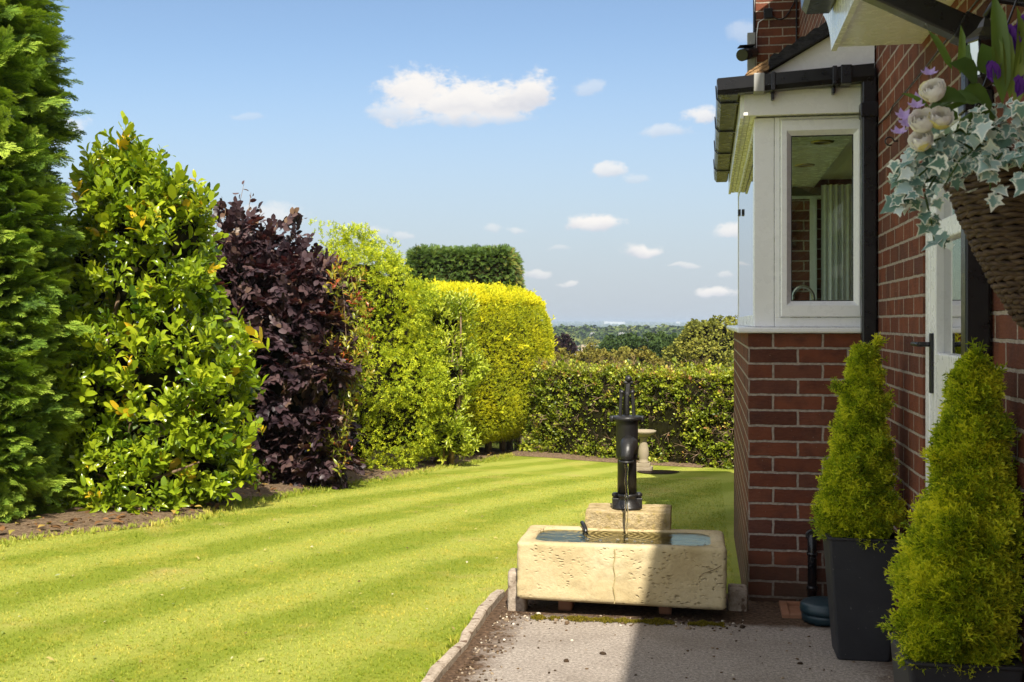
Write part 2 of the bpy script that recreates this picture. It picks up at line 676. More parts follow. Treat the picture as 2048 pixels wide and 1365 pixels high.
# ------------------------------------------------------------------ materials
def m_brick(t):
    uv = t.uv()
    wob = t.noise(uv, 14.0, 2.0)
    wv = t.comb(t.m('MULTIPLY', t.m('SUBTRACT', wob, 0.5), 0.011), t.m('MULTIPLY', t.m('SUBTRACT', t.noise(uv, 21.0, 3.0), 0.5), 0.009), 0.0)
    br = t.new('ShaderNodeTexBrick')
    br.offset = 0.5
    t.put(br.inputs['Vector'], t.vm('ADD', uv, wv))
    br.inputs['Color1'].default_value = (0.0, 0, 0, 1)
    br.inputs['Color2'].default_value = (1.0, 1, 1, 1)
    br.inputs['Mortar'].default_value = (0.5, 0.5, 0.5, 1)
    br.inputs['Scale'].default_value = 1.0
    br.inputs['Mortar Size'].default_value = 0.0064
    br.inputs['Mortar Smooth'].default_value = 0.25
    br.inputs['Bias'].default_value = 0.0
    br.inputs['Brick Width'].default_value = 0.2325
    br.inputs['Row Height'].default_value = 0.075
    fac = br.outputs['Fac']
    stretched = t.vm('MULTIPLY', uv, (1.0, 3.2, 1.0))
    drag = t.noise(stretched, 38.0, 5.0, 0.65)
    mott = t.noise(uv, 9.0, 3.0)
    bc = t.ramp(br.outputs['Color'], [(0.0, (0.075, 0.029, 0.020)), (0.3, (0.155, 0.047, 0.025)), (0.65, (0.215, 0.067, 0.034)), (0.85, (0.165, 0.060, 0.036)), (1.0, (0.080, 0.035, 0.030))])
    bc = t.mix(t.rng(mott, 0.46, 0.68, 0, 0.7), bc, (0.062, 0.028, 0.023))
    bc = t.mix(t.rng(t.noise(uv, 4.2, 3.0), 0.52, 0.66, 0, 0.35), bc, (0.20, 0.085, 0.05))
    bc = t.mix(t.rng(drag, 0.35, 0.75, 0.0, 0.35), bc, (0.23, 0.085, 0.055))
    specks = t.rng(t.noise(uv, 130.0, 2.0), 0.70, 0.76, 0, 0.6)
    bc = t.mix(specks, bc, (0.42, 0.33, 0.28))
    mc = t.ramp(t.noise(uv, 60.0, 4.0), [(0.25, (0.24, 0.19, 0.155)), (0.75, (0.50, 0.42, 0.35))])
    dirt = t.rng(t.sep(t.pos())[2], 0.32, 0.0, 0.0, 0.75, True)
    dirt = t.m('MULTIPLY', dirt, t.rng(t.noise(uv, 6.0, 4.0), 0.25, 0.6, 0.3, 1.0))
    c = t.mix(fac, bc, mc)
    c = t.mix(dirt, c, (0.07, 0.05, 0.032))
    h = t.m('ADD', t.m('MULTIPLY', t.m('SUBTRACT', 1.0, fac), 1.0), t.m('MULTIPLY', drag, 0.55))
    return t.bsdf(Base_Color=c, Roughness=0.88, Specular_IOR_Level=0.2, Normal=t.bump(h, 1.0, 0.012))


def paint(name, col, rough=0.35, grime=0.25, spec=0.5, gcol=(0.30, 0.27, 0.18), bump=0.0):
    def fn(t):
        p = t.pos()
        n = t.noise(p, 5.0, 5.0, 0.65)
        c = t.mix(t.rng(n, 0.48, 0.8, 0.0, grime), col, gcol)
        kw = {}
        if bump:
            kw['Normal'] = t.bump(t.noise(p, 60.0, 4.0), bump, 0.004)
        return t.bsdf(Base_Color=c, Roughness=t.rng(t.noise(p, 22.0, 3.0), 0.3, 0.7, rough * 0.8, rough * 1.25), Specular_IOR_Level=spec, **kw)
    return material(name, fn)


MAT = {}
MAT['brick'] = material('red_brick', m_brick)
MAT['upvc'] = paint('white_upvc', (0.86, 0.86, 0.86), 0.28, 0.06)
MAT['white_paint'] = paint('white_gloss_paint', (0.82, 0.81, 0.77), 0.25, 0.07)
MAT['black_pvc'] = paint('black_plastic', (0.010, 0.010, 0.012), 0.30, 0.20, gcol=(0.022, 0.021, 0.018))
MAT['grey_plastic'] = paint('grey_plastic', (0.30, 0.30, 0.29), 0.5, 0.3)
MAT['steel'] = material('brushed_steel', lambda t: t.bsdf(Base_Color=(0.55, 0.53, 0.50), Metallic=1.0, Roughness=0.25))
MAT['brass'] = material('brass', lambda t: t.bsdf(Base_Color=(0.55, 0.42, 0.18), Metallic=1.0, Roughness=0.35))


def m_iron(t):
    p = t.obj()
    n = t.noise(p, 35.0, 4.0)
    c = t.mix(t.rng(t.noise(p, 90.0, 3.0), 0.66, 0.72, 0, 0.5), (0.011, 0.010, 0.010), (0.05, 0.03, 0.02))
    return t.bsdf(Base_Color=c, Roughness=0.42, Specular_IOR_Level=0.5, Normal=t.bump(n, 0.35, 0.006))


MAT['iron'] = material('black_painted_iron', m_iron)


def m_stone(t):
    p = t.obj()
    big = t.noise(p, 3.0, 5.0, 0.6)
    c = t.ramp(big, [(0.25, (0.37, 0.28, 0.140)), (0.5, (0.49, 0.395, 0.225)), (0.75, (0.57, 0.485, 0.31))])
    fine = t.noise(p, 60.0, 4.0, 0.7)
    c = t.mix(t.rng(fine, 0.45, 0.75, 0.0, 0.35), c, (0.27, 0.20, 0.10))
    c = t.mix(t.rng(t.noise(p, 7.0, 4.0), 0.6, 0.75, 0.0, 0.5), c, (0.24, 0.185, 0.075))
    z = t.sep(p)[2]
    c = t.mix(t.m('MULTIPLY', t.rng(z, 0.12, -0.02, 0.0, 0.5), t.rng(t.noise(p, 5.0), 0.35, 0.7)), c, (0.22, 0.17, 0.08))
    # pecked chisel marks
    vor = t.new('ShaderNodeTexVoronoi', feature='F1')
    t.put(vor.inputs['Vector'], t.vm('MULTIPLY', t.vm('ADD', p, t.comb(t.m('MULTIPLY', t.noise(p, 9.0), 0.06), 0.0, t.m('MULTIPLY', t.noise(p, 11.0), 0.05))), (1.0, 1.0, 1.9)))
    vor.inputs['Scale'].default_value = 36.0
    vor.inputs['Randomness'].default_value = 1.0
    pit = t.rng(vor.outputs[0], 0.10, 0.40, 0.0, 1.0, True)
    pitm = t.rng(t.noise(p, 5.5, 2.0), 0.42, 0.60, 0.0, 1.0, True)
    pit = t.m('SUBTRACT', 1.0, t.m('MULTIPLY', t.m('SUBTRACT', 1.0, pit), pitm))
    c = t.mix(t.rng(pit, 0.35, 0.0, 0.0, 0.45), c, (0.20, 0.15, 0.07))
    h = t.m('ADD', t.m('MULTIPLY', pit, 1.0), t.m('MULTIPLY', fine, 0.35))
    h = t.m('ADD', h, t.m('MULTIPLY', t.noise(p, 16.0, 3.0), 0.7))
    return t.bsdf(Base_Color=c, Roughness=0.92, Specular_IOR_Level=0.15, Normal=t.bump(h, 0.8, 0.009))


MAT['stone'] = material('sandstone', m_stone)


def m_lichen_stone(t):
    p = t.obj()
    c = t.ramp(t.noise(p, 14.0, 5.0, 0.7), [(0.3, (0.26, 0.19, 0.085)), (0.55, (0.48, 0.37, 0.20)), (0.8, (0.58, 0.50, 0.33))])
    c = t.mix(t.rng(t.noise(p, 40.0, 4.0), 0.52, 0.7, 0.0, 0.6), c, (0.36, 0.27, 0.06))
    h = t.m('ADD', t.noise(p, 30.0, 5.0, 0.7), t.noise(p, 9.0, 2.0))
    return t.bsdf(Base_Color=c, Roughness=0.92, Specular_IOR_Level=0.15, Normal=t.bump(h, 1.0, 0.02))


MAT['stone_rough'] = material('lichen_sandstone', m_lichen_stone)


def m_concrete(t):
    p = t.pos()
    fine = t.noise(p, 70.0, 6.0, 0.82)
    vor = t.new('ShaderNodeTexVoronoi', feature='F1')
    t.put(vor.inputs['Vector'], p)
    vor.inputs['Scale'].default_value = 120.0
    c = t.ramp(fine, [(0.30, (0.10, 0.083, 0.070)), (0.5, (0.295, 0.255, 0.220)), (0.70, (0.52, 0.46, 0.40))])
    c = t.mix(t.rng(t.noise(p, 240.0, 2.0), 0.62, 0.7, 0.0, 0.75), c, (0.10, 0.08, 0.065))
    c = t.mix(t.rng(t.noise(p, 3.2, 4.0), 0.45, 0.70, 0.0, 0.45), c, (0.17, 0.14, 0.115))
    # rain-washed dirt streaks and damp dark patches with a shape of their own
    st = t.noise(t.vm('MULTIPLY', p, (1.2, 5.0, 1.0)), 4.0, 5.0, 0.7)
    c = t.mix(t.rng(st, 0.64, 0.72, 0.0, 0.75), c, (0.055, 0.045, 0.036))
    # earth washed in along the left edging and in front of the trough
    x, y, z = t.sep(p)
    w = t.m('MULTIPLY', t.m('SUBTRACT', t.noise(p, 9.0, 5.0, 0.7), 0.5), 0.34)
    e1 = t.rng(t.m('ADD', x, w), -0.80, -0.92, 0.0, 1.0)
    e2 = t.rng(t.m('ADD', y, t.m('MULTIPLY', w, 0.6)), 5.17, 5.24, 0.0, 1.0)
    e3 = t.rng(t.m('ADD', x, w), 0.62, 0.74, 0.0, 0.8)
    soil = t.ramp(t.noise(p, 50.0, 4.0), [(0.3, (0.035, 0.022, 0.014)), (0.7, (0.15, 0.095, 0.06))])
    c = t.mix(t.m('MAXIMUM', t.m('MAXIMUM', e1, e2), e3), c, soil)
    h = t.m('ADD', t.m('MULTIPLY', fine, 0.8), t.m('MULTIPLY', vor.outputs[0], 0.7))
    return t.bsdf(Base_Color=c, Roughness=0.95, Specular_IOR_Level=0.12, Normal=t.bump(h, 0.8, 0.006))


MAT['concrete'] = material('weathered_concrete', m_concrete)


def m_edging(t):
    p = t.pos()
    n = t.noise(p, 45.0, 5.0, 0.7)
    c = t.ramp(n, [(0.25, (0.20, 0.155, 0.115)), (0.6, (0.42, 0.35, 0.28)), (0.85, (0.52, 0.45, 0.37))])
    c = t.mix(t.rng(t.noise(p, 22.0, 4.0), 0.58, 0.64, 0, 0.8), c, (0.10, 0.055, 0.035))
    return t.bsdf(Base_Color=c, Roughness=0.95, Specular_IOR_Level=0.1, Normal=t.bump(n, 0.8, 0.01))


MAT['edging'] = material('pitted_concrete_edging', m_edging)


def lawn_color(t):
    """mown stripes as painted light on leaning blades, plus dry flecks and clover"""
    p = t.pos()
    x, y, z = t.sep(p)
    yy = t.m('MAXIMUM', t.m('SUBTRACT', y, 9.0), 0.0)
    s = t.m('SUBTRACT', x, t.m('MULTIPLY', y, 0.25))
    s = t.m('SUBTRACT', s, t.m('MULTIPLY', t.m('MULTIPLY', yy, yy), 0.012))
    s = t.m('ADD', s, t.m('MULTIPLY', t.m('SUBTRACT', t.noise(p, 0.8, 3.0), 0.5), 0.5))
    sn = t.m('SINE', t.m('MULTIPLY', t.m('ADD', s, 0.30), 2 * math.pi / 0.93))
    k = t.rng(t.m('ADD', sn, t.m('MULTIPLY', t.m('SUBTRACT', t.noise(p, 9.0, 5.0, 0.7), 0.5), 1.5)), -0.8, 0.8, 0.0, 1.0, True)
    c = t.mix(k, (0.275, 0.330, 0.034), (0.435, 0.462, 0.086))  # dark and pale tones paint how light catches the leaning blades
    blot = t.noise(p, 2.3, 5.0, 0.65)
    c = t.mix(t.rng(blot, 0.5, 0.74, 0.0, 0.7), c, (0.52, 0.47, 0.085))
    c = t.mix(t.rng(t.noise(p, 3.6, 5.0, 0.7), 0.56, 0.75, 0.0, 0.5), c, (0.150, 0.245, 0.018))
    c = t.mix(t.rng(t.noise(p, 1.3, 4.0), 0.60, 0.76, 0.0, 0.65), c, (0.55, 0.43, 0.150))
    return p, c


def m_lawn(t):
    p, c = lawn_color(t)
    f = t.noise(p, 140.0, 4.0, 0.75)
    c = t.mix(t.rng(f, 0.35, 0.62, 0.45, 0.0), c, (0.09, 0.12, 0.012))
    h = t.m('ADD', f, t.m('MULTIPLY', t.noise(p, 45.0, 3.0), 0.6))
    return t.bsdf(Base_Color=c, Roughness=0.85, Specular_IOR_Level=0.1, Normal=t.bump(h, 0.8, 0.02))


def m_blade(t):
    p, c = lawn_color(t)
    a = t.attr('rnd')
    c = t.mix(1.0, c, t.ramp(a, [(0.0, (0.75, 0.85, 0.6)), (0.6, (1.1, 1.1, 1.0)), (1.0, (1.5, 1.25, 1.3))]), 'MULTIPLY')
    b = t.bsdf(Base_Color=c, Roughness=0.5, Specular_IOR_Level=0.3)
    tr = t.new('ShaderNodeBsdfTranslucent')
    t.put(tr.inputs[0], c)
    ms = t.new('ShaderNodeMixShader')
    ms.inputs[0].default_value = 0.35
    t.l.new(b, ms.inputs[1])
    t.l.new(tr.outputs[0], ms.inputs[2])
    return ms.outputs[0]


MAT['lawn'] = material('striped_lawn', m_lawn)
MAT['blade'] = material('grass_blade', m_blade)


def m_soil(t):
    p = t.pos()
    n = t.noise(p, 30.0, 6.0, 0.7)
    c = t.ramp(n, [(0.3, (0.085, 0.055, 0.033)), (0.5, (0.21, 0.145, 0.090)), (0.72, (0.36, 0.255, 0.165))])
    c = t.mix(t.rng(t.noise(p, 90.0, 3.0), 0.6, 0.68, 0, 0.7), c, (0.05, 0.03, 0.02))
    h = t.m('ADD', n, t.m('MULTIPLY', t.noise(p, 110.0, 3.0), 0.5))
    return t.bsdf(Base_Color=c, Roughness=0.97, Specular_IOR_Level=0.08, Normal=t.bump(h, 1.0, 0.03))


MAT['soil'] = material('dry_soil', m_soil)
MAT['soil_dark'] = material('dark_soil', lambda t: t.bsdf(Base_Color=t.ramp(t.noise(t.pos(), 60.0, 4.0), [(0.3, (0.012, 0.008, 0.006)), (0.7, (0.05, 0.033, 0.022))]), Roughness=0.98, Specular_IOR_Level=0.1))
MAT['bark'] = material('bark', lambda t: t.bsdf(Base_Color=t.ramp(t.noise(t.vm('MULTIPLY', t.pos(), (1, 1, 0.3)), 40.0, 4.0), [(0.3, (0.05, 0.033, 0.022)), (0.7, (0.20, 0.145, 0.10))]), Roughness=0.95, Specular_IOR_Level=0.1))
MAT['twig'] = material('brown_twig', lambda t: t.bsdf(Base_Color=t.ramp(t.noise(t.pos(), 25.0, 3.0), [(0.3, (0.10, 0.065, 0.04)), (0.7, (0.26, 0.18, 0.115))]), Roughness=0.9, Specular_IOR_Level=0.15))
MAT['core'] = material('gap_shade', lambda t: t.bsdf(Base_Color=t.ramp(t.noise(t.pos(), 18.0, 4.0), [(0.35, (0.010, 0.009, 0.005)), (0.7, (0.028, 0.027, 0.010))]), Roughness=1.0, Specular_IOR_Level=0.0))  # inner mass painted near-black for the shade in leaf gaps

MAT['laurel'] = leaf_mat('laurel_leaf', [(0.0, (0.042, 0.098, 0.006)), (0.40, (0.190, 0.285, 0.012)), (0.85, (0.390, 0.475, 0.024)), (0.985, (0.46, 0.48, 0.03)), (1.0, (0.58, 0.40, 0.02))], 0.24, 0.34, 0.5)
MAT['laurel_pale'] = leaf_mat('pale_laurel_leaf', [(0.0, (0.13, 0.20, 0.012)), (0.5, (0.38, 0.46, 0.030)), (1.0, (0.56, 0.59, 0.09))], 0.35, 0.3, 0.5)
MAT['copper'] = leaf_mat('copper_leaf', [(0.0, (0.018, 0.011, 0.016)), (0.5, (0.052, 0.031, 0.038)), (0.85, (0.105, 0.066, 0.070)), (1.0, (0.150, 0.095, 0.060))], 0.42, 0.14, 0.32, tint=(2.2, 0.7, 0.7))
MAT['photinia'] = leaf_mat('red_tipped_leaf', [(0.0, (0.14, 0.20, 0.02)), (0.5, (0.26, 0.29, 0.03)), (0.74, (0.38, 0.30, 0.03)), (0.86, (0.42, 0.13, 0.03)), (1.0, (0.40, 0.06, 0.03))], 0.3, 0.3, 0.5)
MAT['cypress'] = leaf_mat('dark_cypress', [(0.0, (0.022, 0.055, 0.010)), (0.40, (0.130, 0.235, 0.026)), (0.70, (0.270, 0.400, 0.045)), (1.0, (0.430, 0.550, 0.075))], 0.6, 0.22, 0.3)
MAT['thuja'] = leaf_mat('yellow_green_thuja', [(0.0, (0.050, 0.100, 0.007)), (0.45, (0.310, 0.400, 0.016)), (1.0, (0.600, 0.640, 0.028))], 0.6, 0.26, 0.3)
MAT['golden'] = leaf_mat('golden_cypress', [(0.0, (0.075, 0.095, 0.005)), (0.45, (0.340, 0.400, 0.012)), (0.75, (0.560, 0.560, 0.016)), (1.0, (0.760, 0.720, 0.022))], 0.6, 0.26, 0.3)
MAT['golden_pot'] = leaf_mat('golden_potted_cypress', [(0.0, (0.026, 0.055, 0.005)), (0.45, (0.270, 0.380, 0.014)), (1.0, (0.860, 0.860, 0.055))], 0.55, 0.36, 0.3)
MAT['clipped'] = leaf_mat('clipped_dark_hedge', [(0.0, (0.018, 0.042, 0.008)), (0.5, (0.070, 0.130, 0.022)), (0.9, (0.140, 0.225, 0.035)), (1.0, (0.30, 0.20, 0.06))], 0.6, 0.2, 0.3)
MAT['privet'] = leaf_mat('hedge_leaf', [(0.0, (0.050, 0.085, 0.008)), (0.5, (0.230, 0.290, 0.020)), (0.85, (0.450, 0.490, 0.040)), (0.96, (0.50, 0.42, 0.08)), (1.0, (0.40, 0.20, 0.08))], 0.4, 0.3, 0.4)
MAT['tree_a'] = leaf_mat('mid_green_tree', [(0.0, (0.035, 0.065, 0.012)), (1.0, (0.120, 0.165, 0.028))], 0.7, 0.2, 0.2)
MAT['tree_b'] = leaf_mat('olive_tree', [(0.0, (0.10, 0.115, 0.02)), (0.6, (0.25, 0.265, 0.045)), (1.0, (0.38, 0.36, 0.07))], 0.7, 0.2, 0.2)
MAT['tree_c'] = leaf_mat('dark_green_tree', [(0.0, (0.018, 0.042, 0.012)), (1.0, (0.070, 0.115, 0.024))], 0.7, 0.2, 0.2)
MAT['tree_copper'] = leaf_mat('copper_tree', [(0.0, (0.018, 0.009, 0.012)), (1.0, (0.065, 0.030, 0.036))], 0.6, 0.15, 0.3)
MAT['scrub'] = leaf_mat('bronze_scrub', [(0.0, (0.09, 0.085, 0.015)), (0.6, (0.21, 0.18, 0.035)), (1.0, (0.27, 0.27, 0.05))], 0.7, 0.2, 0.2)
MAT['ivy'] = leaf_mat('variegated_ivy', [(0.0, (0.050, 0.120, 0.070)), (0.40, (0.150, 0.275, 0.245)), (0.8, (0.32, 0.46, 0.46)), (1.0, (0.56, 0.64, 0.65))], 0.5, 0.15, 0.4, tint=(1, 1.1, 0.9), rim=(0.84, 0.83, 0.72))
MAT['strap'] = leaf_mat('strap_leaf', [(0.0, (0.060, 0.115, 0.028)), (0.6, (0.130, 0.210, 0.040)), (1.0, (0.240, 0.300, 0.060))], 0.4, 0.25, 0.4)
MAT['white_petal'] = leaf_mat('white_petal', [(0.0, (0.86, 0.83, 0.81)), (0.7, (0.93, 0.92, 0.92)), (1.0, (0.84, 0.78, 0.32))], 0.6, 0.3, 0.2, tint=(1, 1, 1))
MAT['lilac'] = leaf_mat('lilac_petal', [(0.0, (0.40, 0.26, 0.66)), (1.0, (0.66, 0.52, 0.84))], 0.6, 0.3, 0.2, tint=(1, 1, 1))
MAT['purple'] = leaf_mat('purple_petal', [(0.0, (0.075, 0.014, 0.22)), (1.0, (0.21, 0.05, 0.48))], 0.5, 0.3, 0.3, tint=(1, 1, 1))


def m_wicker(t):
    p = t.obj()
    n = t.noise(t.vm('MULTIPLY', p, (1, 1, 4)), 40.0, 4.0)
    c = t.ramp(n, [(0.3, (0.032, 0.019, 0.013)), (0.55, (0.085, 0.052, 0.034)), (0.8, (0.165, 0.110, 0.072))])
    return t.bsdf(Base_Color=c, Roughness=0.75, Specular_IOR_Level=0.3)


MAT['wicker'] = material('brown_wicker', m_wicker)


def m_pot(t):
    p = t.obj()
    n = t.noise(p, 7.0, 4.0)
    c = t.mix(t.rng(n, 0.45, 0.75, 0, 0.5), (0.022, 0.022, 0.026), (0.042, 0.041, 0.045))
    c = t.mix(t.rng(t.noise(p, 55.0, 3.0), 0.69, 0.73, 0, 0.5), c, (0.13, 0.12, 0.12))
    return t.bsdf(Base_Color=c, Roughness=0.62, Specular_IOR_Level=0.35, Normal=t.bump(t.noise(p, 200.0, 2.0), 0.2, 0.002))


MAT['pot'] = material('charcoal_planter', m_pot)
MAT['teal'] = paint('dark_teal_plastic', (0.010, 0.030, 0.040), 0.4, 0.3, gcol=(0.03, 0.04, 0.04))
MAT['terracotta'] = paint('terracotta', (0.27, 0.13, 0.075), 0.85, 0.4, 0.2, gcol=(0.12, 0.09, 0.07))


def m_glass(t):
    lw = t.new('ShaderNodeFresnel')
    lw.inputs['IOR'].default_value = 1.52
    gl = t.new('ShaderNodeBsdfGlossy')
    gl.inputs['Roughness'].default_value = 0.0
    tr = t.new('ShaderNodeBsdfTransparent')
    tr.inputs[0].default_value = (0.72, 0.80, 0.70, 1)
    ms = t.new('ShaderNodeMixShader')
    t.l.new(t.m('ADD', t.m('MULTIPLY', lw.outputs[0], 1.6), 0.03, clamp=True), ms.inputs[0])
    t.l.new(tr.outputs[0], ms.inputs[1])
    t.l.new(gl.outputs[0], ms.inputs[2])
    return ms.outputs[0]


MAT['glass'] = material('window_glass', m_glass)


def m_slate(t):
    p = t.pos()
    n = t.noise(t.vm('MULTIPLY', p, (1.0, 1.0, 2.5)), 30.0, 5.0, 0.7)
    c = t.ramp(n, [(0.3, (0.010, 0.010, 0.012)), (0.7, (0.045, 0.043, 0.045))])
    return t.bsdf(Base_Color=c, Roughness=0.8, Specular_IOR_Level=0.3, Normal=t.bump(n, 1.0, 0.02))


MAT['slate'] = material('dark_slate_edge', m_slate)


def m_oldwood(t):
    p = t.pos()
    n = t.noise(t.vm('MULTIPLY', p, (1.0, 1.0, 6.0)), 18.0, 5.0, 0.7)
    c = t.ramp(n, [(0.3, (0.14, 0.07, 0.03)), (0.55, (0.42, 0.25, 0.11)), (0.8, (0.58, 0.38, 0.19))])
    return t.bsdf(Base_Color=c, Roughness=0.85, Normal=t.bump(n, 1.0, 0.02))


MAT['oldwood'] = material('broken_tan_wood', m_oldwood)
MAT['plaster'] = paint('kitchen_plaster', (0.66, 0.64, 0.50), 0.8, 0.02, 0.2)
MAT['dark_room'] = paint('room_floor', (0.10, 0.085, 0.07), 0.6, 0.1)
MAT['birdstone'] = paint('pale_cast_stone', (0.30, 0.25, 0.175), 0.9, 0.5, 0.15, gcol=(0.20, 0.16, 0.10), bump=0.8)

# ------------------------------------------------------------------ ground
XW = 0.78                         # the plane of the main house wall


def grid(name, xs, ys, zf, mat, kind='structure'):
    X, Y = np.meshgrid(xs, ys)
    Z = zf(X, Y)
    V = np.stack([X.ravel(), Y.ravel(), Z.ravel()], 1)
    nx, ny = len(xs), len(ys)
    i, j = np.meshgrid(np.arange(nx - 1), np.arange(ny - 1))
    a = (j * nx + i).ravel()
    L = np.stack([a, a + 1, a + nx + 1, a + nx], 1).ravel()
    o = raw_mesh(name, V, L, np.full(len(a), 4), mat)
    o.data.polygons.foreach_set('use_smooth', np.ones(len(a), bool))
    return tag(o, kind=kind)


def zlawn(X, Y):
    return gz(X, Y) + 0.012 * np.sin(X * 1.3 + 0.4) * np.sin(Y * 0.9)


grid('lawn', np.linspace(-16, 7, 93), np.linspace(-7, 21, 113), zlawn, MAT['lawn'])


def zhill(X, Y):
    r = np.sqrt(X * X + Y * Y)
    z = np.interp(r, [0, 18, 22, 45, 80, 150, 260, 420, 560, 900, 1600, 3000, 5200, 6800], [-1.6, -1.6, -2.0, -5.0, -9.0, -13.5, -15.5, -12.5, -11.5, -16.0, -20.0, -20.0, -13.0, 3.0])
    return z + np.interp(r, [0, 200, 800, 5000], [0, 0, 2.0, 5.0]) * np.sin(X * 0.004 + 1.0) * np.sin(Y * 0.0027)


def m_fields(t):
    p = t.pos()
    vor = t.new('ShaderNodeTexVoronoi', feature='F1')
    t.put(vor.inputs['Vector'], t.vm('MULTIPLY', p, (1.0, 0.6, 0.0)))
    vor.inputs['Scale'].default_value = 0.006
    c = t.ramp(t.sep(vor.outputs['Color'])[0], [(0.0, (0.06, 0.10, 0.02)), (0.4, (0.13, 0.17, 0.04)), (0.7, (0.24, 0.22, 0.07)), (1.0, (0.09, 0.13, 0.03))])
    c = t.mix(t.rng(t.noise(p, 0.3, 4.0), 0.4, 0.7, 0, 0.4), c, (0.07, 0.10, 0.03))
    return t.bsdf(Base_Color=c, Roughness=0.95, Specular_IOR_Level=0.05)


MAT['fields'] = material('valley_fields', m_fields)
ang = np.radians(np.linspace(-60, 60, 121))
rad = np.concatenate([np.linspace(5, 60, 20), np.geomspace(65, 6900, 60)])
A_, R_ = np.meshgrid(ang, rad)
HX, HY = R_ * np.sin(A_), R_ * np.cos(A_)
HZ = zhill(HX, HY)
ii, jj = np.meshgrid(np.arange(120), np.arange(79))
aa = (jj * 121 + ii).ravel()
hill = raw_mesh('hillside', np.stack([HX.ravel(), HY.ravel(), HZ.ravel()], 1), np.stack([aa, aa + 1, aa + 122, aa + 121], 1).ravel(), np.full(len(aa), 4), MAT['fields'])
hill.data.polygons.foreach_set('use_smooth', np.ones(len(aa), bool))
tag(hill, kind='structure')

# patio slab
KX = -1.0
MB().prism([(KX, -6, 0), (XW + 0.02, -6, 0), (XW + 0.02, 5.66, 0), (0.2, 5.66, 0), (0.2, 5.80, 0), (KX, 5.80, 0)], (0, 0, 0), (0, 0, -0.6)).build('patio', MAT['concrete'])
tag(bpy.data.objects['patio'], kind='structure')
bpy.data.objects['patio'].data.flip_normals()

# soil border below the hedges: a ragged ribbon
ctrl = [(-260, 1180, 1120), (-60, 1040, 1115), (0, 1030, 1086), (120, 1010, 1072), (260, 1000, 1061), (400, 990, 1040), (480, 970, 1008), (640, 945, 977), (780, 915, 957), (900, 890, 934),
        (960, 880, 925), (1040, 875, 906), (1110, 875, 901), (1180, 880, 912), (1240, 900, 918)]
ep = np.array([G(c[0], c[2]) for c in ctrl[:12]])
o_ = np.argsort(ep[:, 1])
ep = ep[o_]


def soil_edge(y):
    return np.interp(y, ep[:, 1], ep[:, 0])


def soil_sheet(name, pts_fn, n0, n1):
    V = []
    for k in range(n0):
        for q in range(n1):
            x, y, rise = pts_fn(k, q / (n1 - 1))
            z = float(zlawn(x, y)) + 0.004 + 0.05 * rise + min(1, rise * 6) * (0.016 * mnoise.noise(Vector((x * 5, y * 5, 0))) + 0.010 * mnoise.noise(Vector((x * 17, y * 17, 3))) + 0.016)
            V.append((x, y, z))
    i, j = np.meshgrid(np.arange(n1 - 1), np.arange(n0 - 1))
    a = (j * n1 + i).ravel()
    o = raw_mesh(name, np.array(V), np.stack([a, a + n1, a + n1 + 1, a + 1], 1).ravel(), np.full(len(a), 4), MAT['soil'])
    o.data.polygons.foreach_set('use_smooth', np.ones(len(a), bool))
    return tag(o, kind='structure')


def left_strip(k, f):
    y = 4.5 + k * 0.06
    e = float(soil_edge(y)) + 0.10 * mnoise.noise(Vector((0, y * 1.6, 0))) + 0.06 * mnoise.noise(Vector((0, y * 6, 4)))
    d = 3.4 * f ** 1.5
    return e - d * 0.97, y + d * 0.2, min(1, d / .6)


soil_sheet('soil_border', left_strip, 235, 44)
_h0, _h1 = np.array([-3.1, 18.15]), np.array([4.2, 12.95])


def back_strip(k, f):
    t = k / 60 * 0.42
    p = _h0 + (_h1 - _h0) * t
    wdt = (0.36 - 0.6 * t) * (1 + .3 * mnoise.noise(Vector((t * 12, 1, 0))))
    n = np.array([-0.58, -0.81])
    d = wdt * (1 - f) - 0.5 * f
    return p[0] + n[0] * d, p[1] + n[1] * d, min(1, f * 1.6)


soil_sheet('soil_strip', back_strip, 61, 14)

# real blades on the lawn near the camera and along its edges
t5 = []
for k in range(4):
    t = Tpl()
    rs = random.Random(k)
    for i in range(6):
        a = rs.uniform(0, 6.28)
        o = np.array([math.cos(a) * 0.25, math.sin(a) * 0.25, 0]) * rs.random()
        h = rs.uniform(0.6, 1.1)
        ln = np.array([math.cos(a), math.sin(a), 0]) * rs.uniform(0.2, 0.7)
        w = np.array([-math.sin(a), math.cos(a), 0]) * 0.07
        t.poly([o - w, o + w, o + ln * 0.4 + w * 0.8 + (0, 0, h * 0.6), o + ln * 0.4 - w * 0.8 + (0, 0, h * 0.6), o + ln + (0, 0, h)], [(0, 1, 2, 3), (3, 2, 4)], rs.uniform(-.2, .2))
    t.v = [(x, z, y) for (x, y, z) in t.v]
    t5.append(t)
N = 130000
yy = 3.6 + 10.5 * rng.random(N) ** 1.5
xx = -6.4 + 7.2 * rng.random(N)
ok = (xx < KX - 0.02) | ((yy > 5.9) & (xx < 0.15))
tb = yy
edge = soil_edge(yy)
ok &= xx > edge + rng.normal(0.0, 0.05, N)
xx, yy = xx[ok], yy[ok]
P = np.stack([xx, yy, zlawn(xx, yy) - 0.002], 1)
D = np.stack([rng.normal(0, 0.22, len(xx)), rng.normal(0, 0.22, len(xx)), np.ones(len(xx))], 1)
tag(scatter('grass', t5, P, D, rng.normal(size=(len(xx), 3)), rng.uniform(0.009, 0.017, len(xx)), MAT['blade']), kind='stuff')

